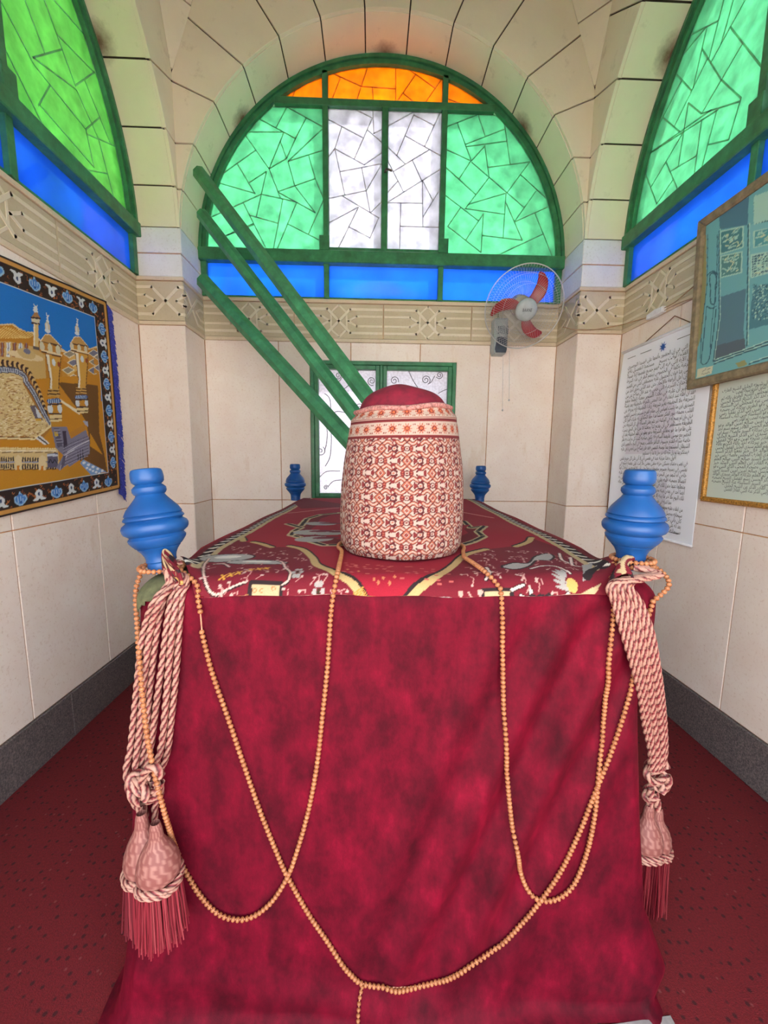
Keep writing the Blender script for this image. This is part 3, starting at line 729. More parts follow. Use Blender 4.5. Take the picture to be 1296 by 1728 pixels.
# olive under-cloth that shows at the near left corner
def olive():
    rows_ = [(.20-.02*k, ZTOP) for k in range(7)]+[(.07, ZTOP)]+[(.055*(1-math.sin(a)), ZTOP-.055*(1-math.cos(a))) for a in np.linspace(.1, math.pi/2, 12)]+[(0, z) for z in np.linspace(1.145, 1.09, 9)]
    V = []; e = .004
    for ins, z in rows_:
        x0, y0 = xl(z)+ins-e, yf(z)+ins-e; rc = .05; loop = []
        for y in np.linspace(1.10, y0+rc, 14): loop.append((x0, max(y, y0+rc)))
        for a in np.linspace(math.pi, 1.5*math.pi, 14)[1:]: loop.append((x0+rc+rc*math.cos(a), y0+rc+rc*math.sin(a)))
        for x in np.linspace(x0+rc, -.40, 14)[1:]: loop.append((max(x, x0+rc), y0))
        V += [(x, y, z+e*(1 if ins > 0 else .3)) for x, y in loop]
    n = len(loop); V = np.array(V); Fc = []
    for f in gridfaces(len(rows_), n).tolist():
        c = V[f].mean(0)
        if c[2] > 1.128+(c[0]+.578)*.62+.004*math.sin(c[0]*160) and c[0] < -.455+.02*math.sin(c[1]*50) and c[1] < 1.08: Fc.append(tuple(reversed(f)))
    o = mk('under_cloth', V, Fc, 'olive', smooth=True); props(o, 'olive green under cloth showing at the near left corner of the cenotaph', 'cloth')
    s = o.modifiers.new('solid', 'SOLIDIFY'); s.thickness = .002; s.offset = 1
MT['olive'] = plain('olive_cotton', (88, 90, 62), .9, .12, 60)
olive()

# patterned rug laid over the top
def rug():
    cr, dk, cm, bk, gy = (160, 14, 43), (118, 10, 34), (196, 172, 132), (40, 22, 27), (170, 164, 160)
    c = Canvas(-.64, .86, .86, 2.96, .0028, cr)
    c.v = np.r_[np.arange(.86, 1.42, .003), np.arange(1.42, 2.96, .0062), 2.96]; c.ny = len(c.v); c.a = np.empty((c.ny, c.nx, 3)); c.a[:] = lin(cr)
    def Z(px, py): p = atz(px, py, ZTOP+.012); return np.array([p[0], p[1]])
    def A(px, py): return Z(330+px/3.6, 830+py/3.6)           # left close-up
    def B(px, py): return Z(680+px/3.41, 830+py/3.41)         # right close-up
    # darker corner fields
    left = [A(30, 350), A(130, 310), A(260, 285), (A(300, 298)), A(460, 330), A(590, 328), A(660, 360), A(720, 430), A(830, 495), A(960, 520), A(1090, 600), A(1135, 632), A(1135, 720), A(0, 720), A(-60, 500)]
    right = [B(1040, 330), B(900, 320), B(740, 265), B(690, 300), B(480, 325), B(360, 360), B(250, 440), B(130, 490), B(0, 545), B(-70, 590), B(-100, 700), B(1200, 700), B(1250, 450)]
    c.poly(left, dk); c.poly(right, dk)
    front_mid = [A(860, 500), A(960, 520), A(1130, 630), B(0, 545), B(90, 510), B(0, 460), A(900, 440)]
    # ogee band
    for P in ([A(570, 322), A(650, 345), A(710, 400), A(740, 450), A(850, 495), A(960, 520), A(1060, 575), A(1130, 640)], [B(480, 325), B(360, 360), B(290, 415), B(200, 465), B(80, 505), B(0, 540), B(-80, 590), A(1150, 640)], [A(350, 300), A(400, 310), A(460, 330)], [B(740, 262), B(720, 285), B(650, 308)], [A(270, 255), A(290, 295)]):
        Q = smooth_path(P, 60); c.line(Q+np.array([0, .010]), .026, bk); c.line(Q, .021, (196, 166, 112)); 
    Q = smooth_path([A(990, 530), A(1060, 575), A(1130, 635)], 26)
    for q in Q[::1]: c.line([q+(-.012, -.008), q+(.010, .010)], .0035, (196, 140, 60))
    Q = smooth_path([B(-20, 555), B(-60, 580), A(1160, 635)], 16)
    for q in Q: c.line([q+(.012, -.008), q+(-.010, .010)], .0035, (196, 140, 60))
    # medallion behind the turban
    med = [A(560, 195), A(640, 205), A(680, 160), A(760, 135), A(880, 125), B(350, 165), B(390, 205), B(470, 195), B(430, 225), B(465, 250), B(400, 280), B(340, 300), A(880, 318), A(780, 318), A(690, 290), A(620, 265), A(580, 255), A(600, 232), A(640, 215)]
    c.poly(med, dk)
    for i, (p, q) in enumerate(zip(med, med[1:]+med[:1])):
        c.line([p, q], .034, cm); c.line([p+(0, .006), q+(0, .006)], .016, bk)
    c.poly([p*.86+np.array([.13, 2.0])*.14 for p in med], (160, 14, 46))
    for px, py in ((760, 190), (820, 245), (700, 240), (720, 280)):
        p = A(px, py); c.ell(p, .07, .05, gy); c.ell(p+(.04, .02), .05, .02, (120, 40, 60))
    # side border
    for sgn, xe in ((-1, lambda y: np.interp(y, [.95, 1.26, 2.9], [-.50, -.535, -.50])), (1, lambda y: np.interp(y, [.95, 1.27, 2.96], [.64, .69, .775]))):
        ys = np.linspace(1.0, 2.96, 120); P = np.array([(xe(y), y) for y in ys]); off = np.array([-sgn, 0])
        c.line(P+off*.008, .02, dk); c.line(P+off*.030, .028, bk); c.line(P+off*.054, .018, cm)
        for y in np.arange(1.0, 2.96, .05): c.line([(xe(y)-sgn*.022, y), (xe(y)-sgn*.038, y+.02)], .012, (236, 228, 214))
    c.line([A(500, 132), A(870, 98)], .012, (232, 150, 140)); c.line([B(350, 118), B(520, 145)], .012, (232, 150, 140))
    c.poly([A(600, 70), A(650, 30), A(880, 70), A(880, 95), A(640, 100)], dk)
    # flowers and scrolls
    def blossom(p, rx, ry, rot=0): c.ell(p, rx+.006, ry+.005, bk, rot); c.ell(p, rx, ry, gy, rot); c.ell(p+np.array([0, ry*.2]), rx*.5, ry*.4, (224, 216, 206), rot)
    blossom(A(190, 395), .075, .042, .1); blossom(A(370, 425), .085, .022, -.12); c.line(smooth_path([A(100, 390), A(60, 380), A(40, 400)], 14), .006, gy)
    for P in ([A(280, 575), A(330, 515), A(520, 515), A(475, 585)], [B(470, 500), B(640, 500), B(700, 600), B(520, 605)]):
        c.poly(P, cm); c.line(P+[P[0]], .010, bk)
        m = np.mean(P, 0)
        for k in range(16): q = m+np.array([random.uniform(-.07, .07), random.uniform(-.03, .03)]); c.ell(q, .005, .006, (176, 120, 70), ring=.35)
    for P in ([A(490, 415), A(530, 430), A(545, 460), A(575, 485), A(560, 510), A(520, 520)], [A(80, 400), A(50, 440), A(50, 500), A(90, 535), A(200, 525), A(300, 515)], [A(110, 430), A(170, 430), A(205, 450)]):
        Q = smooth_path(P, 40); c.line(Q, .010, bk); c.line(Q+(0, .002), .0055, (226, 190, 176))
    for k, px in enumerate((165, 213, 262, 335, 385, 432)): p = A(px, 498-k*5-(8 if k > 2 else 0)); c.line([p+(-.006, -.009), p+(.006, .009)], .005, (222, 160, 60)); c.line([p+(-.006, .009), p+(.006, -.009)], .005, (222, 160, 60))
    for px in (925, 990, 1085, 1110, 1140, 1180, 1210): p = A(px, 470+(px-925)*.16+random.uniform(-18, 14)); c.poly([p+(-.0045, 0), p+(0, -.008), p+(.0045, 0), p+(0, .008)], (206, 120, 84))
    for k in range(40): p = A(880, 430)+(B(250, 430)-A(880, 430))*random.random()+np.array([0, -random.uniform(.0, .10)]); c.ell(p, .006, .0035, (200, 96, 90))
    # right field: swan-like scrolls
    sw = smooth_path([B(570, 420), B(640, 405), B(720, 410), B(760, 370), B(830, 350), B(870, 370), B(840, 395), B(770, 395), B(730, 425), B(650, 440), B(570, 430)], 60); c.poly(sw, gy); c.line(np.vstack([sw, sw[:1]]), .007, bk)
    for P in ([B(900, 350), B(915, 390), B(960, 410)], [B(965, 375), B(975, 420), B(1020, 430)], [B(700, 510), B(760, 520), B(810, 555)], [B(750, 500), B(800, 550), B(900, 555), B(980, 510)], [B(480, 430), B(500, 460), B(480, 480)], [B(640, 500), B(700, 490)], [B(735, 440), B(800, 430), B(880, 435), B(960, 470)]):
        Q = smooth_path(P, 34); c.line(Q, .012, bk); c.line(Q, .007, (232, 206, 196))
    for px in (790, 840, 890): p = B(px, 520); c.ell(p, .014, .02, bk, .4); c.ell(p, .006, .011, gy, .4)
    fan = B(945, 485)
    for a in np.linspace(-.3, 2.4, 6): c.ell(fan+np.array([-math.sin(a)*.016, math.cos(a)*.03]), .005, .022, gy, a*.5); 
    c.ell(B(985, 495), .013, .02, (206, 170, 96)); c.poly([B(1010, 555), B(1060, 510), B(1150, 490), B(1120, 540)], cm); c.poly([B(1030, 420), B(1090, 415), B(1080, 480), B(1040, 490)], gy); c.line(smooth_path([B(1060, 480), B(1090, 450), B(1140, 440)], 12), .02, bk)
    # twigs along the front hem
    tw = (206, 160, 146)
    def sprig(p, h):
        c.line(smooth_path([p, p+(.006, h*.5), p+(-.004, h)], 10), .0045, tw)
        for s in (-1, 1): c.line(smooth_path([p+(.004, h*.45), p+(s*.022, h*.7), p+(s*.024, h)], 10), .004, tw); c.ell(p+(s*.024, h), .007, .007, tw)
    for px, py in ((630, 590), (700, 600), (870, 620), (960, 615), (535, 590)): sprig(A(px, py), .05)
    for px, py in ((60, 600), (160, 590), (300, 600), (370, 600), (430, 540)): sprig(B(px, py), .05)
    for p in (A(740, 535), A(1045, 610), A(1250, 612), A(620, 485), B(270, 530), B(185, 585), A(835, 610)):
        for a in np.linspace(0, 2*math.pi, 7)[:-1]: c.ell(p+np.array([.010*math.cos(a), .022*math.sin(a)]), .0055, .009, gy, 0)
        c.ell(p, .004, .008, (60, 40, 20))
    for k in range(240):
        s = random.random() < .5; p = (A(random.uniform(60, 900), random.uniform(320, 560)) if s else B(random.uniform(360, 1000), random.uniform(330, 580)))
        if abs(c.a[np.clip(np.searchsorted(c.v, p[1]), 0, c.ny-1), np.clip(np.searchsorted(c.u, p[0]), 0, c.nx-1)][0]-lin(dk)[0]) < .02:
            a = random.uniform(0, 6.3); q = p+np.array([.014*math.cos(a), .030*math.sin(a)]); c.line(smooth_path([p, (p+q)/2+np.array([.006, .006]), q], 8), .0026, (204, 146, 140)); c.ell(q, .0036, .004, (206, 170, 160))
    xlo = lambda y: np.interp(y, [.86, .95, 1.05, 1.26, 2.96], [-.40, -.44, -.51, -.545, -.505]); xhi = lambda y: np.interp(y, [.86, .95, 1.05, 1.27, 2.96], [.585, .63, .665, .70, .785])
    def fn(U, Vv):
        t = (U+.64)/1.5; X = xlo(Vv)+(xhi(Vv)-xlo(Vv))*np.clip((U-xlo(Vv))/(xhi(Vv)-xlo(Vv)), 0, 1); X = np.clip(U, xlo(Vv), xhi(Vv))
        s = np.clip(.985-Vv, 0, 1)
        a = np.minimum(s/.062, 1.25); Y = np.where(s > 0, .985-.062*np.sin(a), Vv); Zz = np.where(s > 0, ZTOP+.010-.062*(1-np.cos(a)), ZTOP+.010)
        Zz = Zz+.0035*np.sin(9*U+3*Vv)*np.sin(7*Vv+1)+.0025*np.sin(31*U+5*Vv)*np.exp(-((Vv-.95)/.12)**2)
        for cx in (xlo(Vv), xhi(Vv)): Zz = Zz+.030*np.exp(-((X-cx)/.035)**2-((Vv-1.03)/.06)**2)
        return np.stack([X, Y, Zz], -1)
    o = c.sheet('rug', fn, 'print'); props(o, 'crimson patterned rug with cream and black motifs laid over the cenotaph top', 'rug')
    # crumpled corner bits beside the two near finials
    for sgn, P0, P1, hgt in ((-1, (-.505, 1.00), (-.445, .93), .085), (1, (.655, 1.00), (.60, .925), .06)):
        c2 = Canvas(0, .16, 0, .2, .004, dk)
        for k in range(4): c2.line(smooth_path([(.02+k*.04, 0), (.035+k*.04, .1), (.015+k*.04, .2)], 20), .016, [bk, cm, bk, (206, 160, 90)][k])
        for k in range(7): c2.ell((.05+.06*(k % 2), .02+k*.027), .015, .011, cm)
        def fn2(U, Vv, P0=P0, P1=P1, hgt=hgt, sgn=sgn):
            f = U/.16; g = Vv/.2
            X = P0[0]+(P1[0]-P0[0])*g+sgn*.028*np.sin(f*math.pi)*.6+.012*np.sin(g*5+f*4); Y = P0[1]+(P1[1]-P0[1])*g-.03*f
            Zz = ZTOP+.012+hgt*np.sin(np.clip(f*1.15, 0, 1)*math.pi)*(.75-.45*np.abs(g-.35))-.03*np.clip(g-.6, 0, 1)
            return np.stack([X, Y, Zz], -1)
        q = c2.sheet('folded_corner', fn2, 'print', o)
        sd = q.modifiers.new('solid', 'SOLIDIFY'); sd.thickness = .006
rug()

# turned blue finials on the four corner posts
PROF = [(135, 60), (136, 92), (142, 106), (160, 114), (200, 118), (228, 114), (241, 102), (249, 90), (257, 103), (275, 121), (300, 122), (316, 112), (325, 101), (336, 108), (348, 117), (380, 145), (420, 182), (455, 202), (466, 207), (473, 199), (480, 209), (492, 217), (500, 217), (507, 205), (513, 199), (520, 209), (535, 230), (556, 239), (580, 236), (598, 226), (612, 206), (621, 192), (630, 198), (642, 208), (660, 203), (685, 184), (705, 166), (712, 152), (716, 156), (722, 150), (745, 130), (775, 114), (800, 108), (818, 110), (828, 101), (845, 106), (870, 104), (900, 104)]
def finial():
    k = .0815/239; mb = MB(); lathe(mb, [(r*k*.93, (900-h)*k) for h, r in PROF[::-1]], k=44)
    return mb.build('blue_finial', 'blue', smooth=True, auto=35, origin=(0, 0, 0))
def blue_paint():
    t = NT('blue_enamel'); v = t.coord('Object'); f = t.noise(v, 9, 4)
    b = t.ramp(f, [(.3, (14, 68, 132)), (.7, (23, 88, 156))])
    b = t.mix(t.ramp(t.noise(v, 26, 5, .7), [(.70, (0, 0, 0, 1)), (.78, (.6, .6, .6, 1))]), b, L4((30, 62, 84)))
    return t.pbr(b, .42, t.bump(f, .1, .003))
MT['blue'] = blue_paint()
f0 = finial()
for k, (x, y, z, rx, ry, lab) in enumerate(((-.530, 1.0, 1.214, -.05, -.135, 'blue turned finial leaning outward at the near left corner'), (.692, 1.01, 1.222, .0, -.045, 'blue turned finial at the near right corner, in front of the white poster'),
        (-.548, 2.87, 1.206, 0, 0, 'small looking blue finial at the far left corner, under the green poles'), (.795, 2.87, 1.206, 0, .0, 'small looking blue finial at the far right corner, below the fan'))):
    o = f0 if k == 0 else f0.copy()
    if k: COL.objects.link(o)
    o.location = (x, y, z); o.rotation_euler = (rx, ry, k*1.3); WO[o] = np.array([x, y, z]); props(o, lab, 'finial', 'finials at the cenotaph corners')

# turban shaped headpiece wrapped in a paisley shawl
def turban():
    cx, cy, zb = .097, 1.262, ZTOP+.016
    T = empty('turban_headpiece', (cx, cy, zb), 'tall headpiece wrapped in a patterned shawl with a crimson cap, on the rug', 'headpiece')
    cm, rd, og, dk = (188, 166, 154), (118, 34, 37), (166, 90, 68), (82, 20, 28)
    CL, HH = 1.16, .432
    c = Canvas(0, CL, 0, HH, .00215, cm)
    dx, dy = CL/16, .068
    for i in range(-1, 18):
        for j in range(-1, 7):
            p = np.array([i*dx, .006+j*dy+(dy/2 if i % 2 else 0)])
            if p[1] > .375: continue
            D = lambda r: [p+(r, 0), p+(0, r*1.1), p+(-r, 0), p+(0, -r*1.1)]
            for s in (-1, 1):
                for t in (-1, 1):
                    Q = smooth_path([p+(s*.005, t*.014), p+(s*.017, t*.021), p+(s*.030, t*.013)], 14); c.line(Q, .0125, dk); c.line(Q, .0085, og); c.line(Q, .0034, cm)
                    c.ell(p+(s*.038, t*.010), .0058, .0046, rd); c.ell(p+(s*.012, t*.031), .0062, .0052, rd, s*t*.7); c.ell(p+(s*.012, t*.031), .0028, .0022, og)
                    c.line([p+(s*.027, t*.029), p+(s*.034, t*.022)], .0046, dk); c.ell(p+(s*.022, t*.003), .0052, .0036, rd); c.ell(p+(s*.0205, t*.0075), .0026, .0022, dk)
            c.poly(D(.0165), dk); c.poly(D(.0135), og); c.poly(D(.0085), cm); c.poly(D(.0055), rd); c.poly(D(.0026), og)
            q = p+(dx/2, 0); c.ell(q, .0100, .0086, dk); c.ell(q, .0064, .0054, cm); c.ell(q, .0030, .0026, og)
            for t in (-1, 1): q = p+(dx/2, t*dy/4); c.ell(q, .0072, .0082, rd, .4*t); c.ell(q, .0044, .0052, cm)
            q = p+(0, dy/2); c.ell(q, .0092, .0082, dk); c.ell(q, .0060, .0052, cm); c.ell(q, .0028, .0026, rd)
    # border bands near the top and one seam at the left
    c.rect(0, .342, CL, HH, (184, 162, 148))
    for y in (.344, .349, .392, .397, .402): c.line([(0, y), (CL, y)], .0028, rd)
    c.line([(0, .3945), (CL, .3945)], .0022, dk); c.line([(0, .3465), (CL, .3465)], .002, dk)
    for i in range(26):
        for y in (.370, .420):
            p = np.array([(i+.5)*CL/26, y])
            for a in np.linspace(0, 2*math.pi, 11)[:-1]: c.line([p+.010*np.array([math.cos(a), math.sin(a)]), p+.0145*np.array([math.cos(a), math.sin(a)])], .0032, og)
            c.ell(p, .0105, .009, (200, 108, 84)); c.ell(p, .0085, .007, dk); c.ell(p, .0055, .0044, (190, 96, 60))
            for s in (-1, 1):
                for t in (-1, 1): c.ell(p+(CL/52+s*.003, t*.012), .002, .002, rd)
    sm_ = np.interp; seam = CL*.5*(.13)
    c.rect(seam-.022, 0, seam, .342, (180, 158, 146)); c.line([(seam, 0), (seam, .342)], .003, dk)
    for k in range(9): p = np.array([seam-.011, .02+k*.037]); c.ell(p, .008, .011, og); c.ell(p, .0055, .008, rd)
    prof_z = np.array([0, .02, .10, .20, .27, .33, .38, .41, .432]); prof_r = np.array([.184, .195, .1975, .193, .185, .175, .167, .159, .146])
    def fn(U, Vv):
        th = math.pi-U/CL*2*math.pi+math.pi*.0                    # seam lands at the left edge seen from the entrance
        th = math.pi+U/CL*2*math.pi
        wav = .012*np.sin(th*1.0+.9)*np.clip((Vv-.3)/.13, 0, 1)
        r = np.interp(Vv, prof_z, prof_r)*(1+.012*np.sin(3*th+6*Vv)+.008*np.sin(7*th-9*Vv))
        r = r+.0025*np.sin(Vv*160)*np.clip((Vv-.385)/.02, 0, 1)
        return np.stack([cx+r*np.cos(th)*1.0, cy+r*np.sin(th)*.95, zb+Vv+wav], -1)
    c.sheet('shawl', fn, 'print', T)
    # the lip of the shawl and the cap
    mb = MB(); th = np.linspace(0, 2*math.pi, 80); P = np.stack([cx+.147*np.cos(th), cy+.139*np.sin(th), zb+.434+.012*np.sin(th+.9)+.003*np.sin(5*th)], 1); tube(mb, P, .0075, 8, caps=False); mb.build('shawl_roll', 'shawl_edge', T, True)
    nr, na = 22, 64; V = []
    for i in range(nr):
        f = i/(nr-1)
        for a in np.linspace(0, 2*math.pi, na, endpoint=False):
            r = .141*math.cos(min(f, .995)*math.pi/2)**.52; z = .400+.094*math.sin(f*math.pi/2)+.012*math.exp(-((r*math.cos(a)+.02)/.05)**2)*f*math.cos(0)
            r *= 1+.018*math.cos(3*a+1)*(1-f); V.append((cx+r*math.cos(a), cy+r*math.sin(a)*.95, zb+z))
    Fc = gridfaces(nr, na, True).tolist()+[tuple(range((nr-1)*na, nr*na))]
    mk('crimson_cap', V, Fc, 'cap', T, True)
    mb = MB(); lathe(mb, [(.150, 0), (.150, .3), (.12, .40)], Matrix.Translation((cx, cy, zb)), 24); mb.build('stump', 'cap', T)
MT['shawl_edge'] = plain('shawl_edge', (160, 110, 104), .9, .3, 160)
MT['cap'] = plain('crimson_cloth', (112, 11, 38), .85, .14, 40)
turban()

# ------------------------------------------------------------------ green poles leaning in the far left corner
def pole(name, ptop, pmid, r, label):
    d = pmid-ptop; d /= np.linalg.norm(d)
    end = ptop+d*((ZTOP+.03+r*.6-ptop[2])/d[2])
    mb = MB(); L = np.linalg.norm(end-ptop)
    P = [ptop+d*s for s in (0, .006, .05, L*.33, L*.66, L-.004, L)]
    tube(mb, P, [r*.86, r, r, r*1.01, r, r, r*.94], 8)
    o = mb.build(name, 'green_pole'); props(o, label, 'pole', 'green poles leaning in the corner'); return o
pole('wooden_pole', aty(336, 292, 2.84), aty(618, 668, 2.05), .044, 'green octagonal pole leaning left of the window, topmost of three')
pole('wooden_pole', aty(341, 362, 2.86), aty(600, 700, 2.08), .040, 'green octagonal pole leaning between the upper and the lower one')
pole('wooden_pole', aty(343, 474, 2.84), aty(588, 742, 2.20), .050, 'thick green octagonal pole leaning lowest of the three')

# ------------------------------------------------------------------ rosary of wooden beads
def ztop_at(y):
    if y > .985: return ZTOP+.011
    a = math.asin(min(max((.985-y)/.062, 0), 1)); return ZTOP+.011-.062*(1-math.cos(a))
def rest(px, py, off=.007, fallback=.93):
    """where a sight line meets the draped cenotaph, lifted by off"""
    r = ray(px, py)
    for y in np.arange(.78, 1.35, .0015):
        p = CAMP+r*(y/r[1])
        if not (xl(min(p[2], 1.2))-.004 < p[0] < xr(min(p[2], 1.2))+.004): continue
        if p[2] < 1.14:
            if y >= front_y(p[0], p[2])-off: return p
        elif y > .915-off and p[2] <= ztop_at(y)+off: return p
    return CAMP+r*(fallback/r[1])
def run(P, off=.007): return np.array([rest(a, b, off) for a, b in P])
def wood():
    t = NT('bead_wood'); f = t.new('ObjectInfo'); v = t.coord('World')
    return t.pbr(t.ramp(t.noise(v, 60, 2), [(.3, (154, 94, 58)), (.7, (182, 122, 80))]), .45)
MT['bead'] = wood(); MT['string'] = plain('pale_string', (206, 150, 120), .8)
def rosary():
    A = run([(331, 985), (334, 1010), (338, 1032)]); A1 = run([(341, 1066), (347, 1092), (360, 1140), (385, 1210), (410, 1285), (440, 1370), (470, 1445), (486, 1480), (520, 1540), (560, 1600), (590, 1642), (612, 1660), (650, 1666), (700, 1665), (740, 1656), (790, 1632), (840, 1597), (880, 1558), (912, 1520), (945, 1470), (975, 1410), (1000, 1345), (1030, 1270), (1056, 1190), (1074, 1120), (1088, 1060), (1102, 1015)])
    A0 = np.vstack([[(-.478, .965, 1.232)], A])
    A2 = np.vstack([A1[-1:], [(.738, .925, 1.20), (.744, .965, 1.225), (.735, 1.0, 1.23)]])
    B = np.vstack([run([(575, 942), (570, 965), (563, 1000), (558, 1040), (553, 1120), (545, 1200), (535, 1290), (520, 1370), (500, 1440), (485, 1480), (460, 1520), (430, 1545), (400, 1552), (365, 1540), (330, 1500), (300, 1440), ], .010), [tuple(aty(280, 1380, .845)), tuple(aty(262, 1310, .838)), tuple(aty(248, 1240, .84)), tuple(aty(240, 1170, .855)), tuple(aty(235, 1110, .885)), tuple(aty(232, 1060, .925)), (-.588, .975, 1.17), (-.575, .99, 1.225)]])
    Cc = np.vstack([run([(783, 940), (815, 962), (838, 985), (846, 1005), (848, 1100), (850, 1200), (855, 1300), (865, 1400), (878, 1470), (893, 1505), (915, 1520), (945, 1515), (970, 1490), (990, 1440), (1003, 1380), (1010, 1310), (1018, 1220), (1027, 1120), (1035, 1040), (1036, 1000), (1032, 975)], .0095), [(.645, .965, 1.232)]])
    th = np.linspace(math.radians(203), math.radians(-23), 14); G = np.stack([.097+.203*np.cos(th), 1.262+.194*np.sin(th), np.full(14, ZTOP+.019)], 1); G = np.vstack([B[:1], G, Cc[:1]])
    tail = run([(611, 1664), (606, 1690), (604, 1728)])
    tail = np.vstack([tail, [tail[-1]+(0, -.012, -.05)], [tail[-1]+(0, -.02, -.075)]])
    def ring(x, y, z, r, a0=0, n=16): t = np.linspace(a0, a0+2*math.pi, n); return np.stack([x+r*np.cos(t), y+r*np.sin(t), np.full(n, z)], 1)
    runs = [A0, A1, A2, B, Cc, G, ring(-.532, .998, 1.226, .050), ring(.692, 1.006, 1.234, .052), ring(.694, 1.004, 1.247, .049), tail]
    R = empty('rosary', (.1, .88, .9), 'long rosary of orange wooden beads looped over the velvet front', 'rosary')
    cord = MB(); pts = []
    sp = .0118
    for k, P in enumerate(runs):
        Q = smooth_path(P, max(int(plen(P)/sp*1.04), 3)); L = plen(Q); n = max(int(L/sp), 2); Q = smooth_path(P, n+1); tube(cord, Q[::2] if n > 6 else Q, .0018, 5); T = np.gradient(Q, axis=0)
        if k < 2:                                                  # a short stretch of bare string between two beads
            pass
        Q = np.array([(q[0], min(q[1], front_y(q[0], q[2])-.0075), q[2]) if q[2] < 1.13 and xl(q[2])+.05 < q[0] < xr(q[2])-.05 else q for q in Q])
        for q, t in zip(Q, T): pts.append((q, t, .8 if k == 9 else 1.))
    tube(cord, [A0[-1], (A0[-1]+A1[0])/2, A1[0]], .0016, 5)
    cord.build('cord', 'string', R)
    m = MB(); ph = [(.0018, -.0052), (.0050, -.0036), (.0064, -.0010), (.0064, .0010), (.0050, .0036), (.0018, .0052)]; lathe(m, ph, k=9)
    b0 = m.build('bead', 'bead', R, smooth=True, origin=(0, 0, 0)); me = b0.data; bpy.data.objects.remove(b0)
    order = sorted(range(len(pts)), key=lambda i: np.linalg.norm(pts[i][0]-CAMP)); big = set(order[:300]); rest_ = MB()
    for i, (p, t, s) in enumerate(pts):
        q = Vector(t).to_track_quat('Z', 'Y')
        if i in big:
            o = bpy.data.objects.new('bead', me); COL.objects.link(o); o.parent = R; o.location = tuple(p-WO[R]); o.rotation_mode = 'QUATERNION'; o.rotation_quaternion = q; o.scale = (s, s, s*1.05)
        else: lathe(rest_, [(r*s, z*s) for r, z in ph], Matrix.Translation(tuple(p)) @ q.to_matrix().to_4x4(), 8)
    o = rest_.build('far_beads', 'bead', R, True); o['kind'] = 'stuff'
rosary()

# ------------------------------------------------------------------ tasselled cords at the two near corners
MT['cord'] = vcol('twisted_cord', .6)
def rope(mb, P, r=.0085, pitch=.030):
    n = max(int(plen(P)/.004), 6); Q = smooth_path(P, n); T, N, B = frames(Q); k = 12
    ph = np.linspace(0, 2*np.pi, k, endpoint=False); s = np.linspace(0, plen(Q), n)
    w = 3*ph[None, :]-s[:, None]/pitch*2*np.pi; rr = r*(1+.17*np.cos(w))
    V = Q[:, None]+rr[..., None]*(np.cos(ph)[None, :, None]*N[:, None]+np.sin(ph)[None, :, None]*B[:, None])
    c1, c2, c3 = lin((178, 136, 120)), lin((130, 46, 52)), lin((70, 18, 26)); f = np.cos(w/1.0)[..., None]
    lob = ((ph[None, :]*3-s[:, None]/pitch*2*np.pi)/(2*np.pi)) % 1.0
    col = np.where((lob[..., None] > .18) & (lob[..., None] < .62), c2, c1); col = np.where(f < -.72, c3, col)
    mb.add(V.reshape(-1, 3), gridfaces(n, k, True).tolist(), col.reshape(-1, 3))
def tassel(parent, top, rw, hh, fl):
    """pear shaped netted head with a collar and a skirt of threads, hanging from top"""
    x, y, z = top; mb = MB(); k = 40; prof = [(.010, 0), (.013, -.012), (.015, -.03), (.019, -.045), (rw*.78, -hh*.55), (rw*.97, -hh*.75), (rw, -hh*.88), (rw*.95, -hh*.97), (rw*.8, -hh)]
    pr = smooth_path([(a, b) for a, b in prof], 34); V = []; C = []
    for i, (r, dz) in enumerate(pr):
        for j in range(k):
            a = 2*math.pi*j/k; net = abs(math.sin(a*7+dz*70))*abs(math.sin(a*7-dz*70)); r2 = r*(1+.03*(1-min(net*2, 1)))
            V.append((x+r2*math.cos(a), y+r2*math.sin(a)*.9, z+dz)); C.append(lin((126, 72, 67)) if net > .22 else lin((156, 108, 99)))
    mb.add(V, gridfaces(len(pr), k, True).tolist(), np.array(C)); h = mb.build('tassel_head', 'cord', parent, True)
    mb = MB(); zc = z-hh
    for q, dz in ((rw*1.02, -.002), (rw*.99, -.014)):
        th = np.linspace(0, 2*math.pi, 40); rope(mb, np.stack([x+q*np.cos(th), y+q*np.sin(th)*.9, zc+dz+.003*np.sin(3*th)], 1), .0062, .018)
    mb.build('tassel_collar', 'cord', h)
    mb = MB(); rng = random.Random(int(abs(x)*1e4))
    for i in range(330):
        a = rng.uniform(0, 2*math.pi); q = rw*math.sqrt(rng.uniform(.25, 1)); L = fl*rng.uniform(.9, 1.03); sp = 1+rng.uniform(.05, .28)
        p0 = np.array([x+q*math.cos(a), y+q*math.sin(a)*.9, zc-.01]); p2 = np.array([x+q*sp*math.cos(a)+rng.uniform(-.004, .004), min(y+q*sp*math.sin(a)*.9, y+.04), zc-.01-L])
        P = smooth_path([p0, (p0*.5+p2*.5)+np.array([rng.uniform(-.003, .003), 0, 0]), p2], 6); tube(mb, P, .0014, 3, lin(rng.choice([(116, 15, 33), (132, 28, 43), (94, 9, 26), (146, 52, 60)])), False)
    o = mb.build('tassel_fringe', 'cord', parent); o['kind'] = 'stuff'
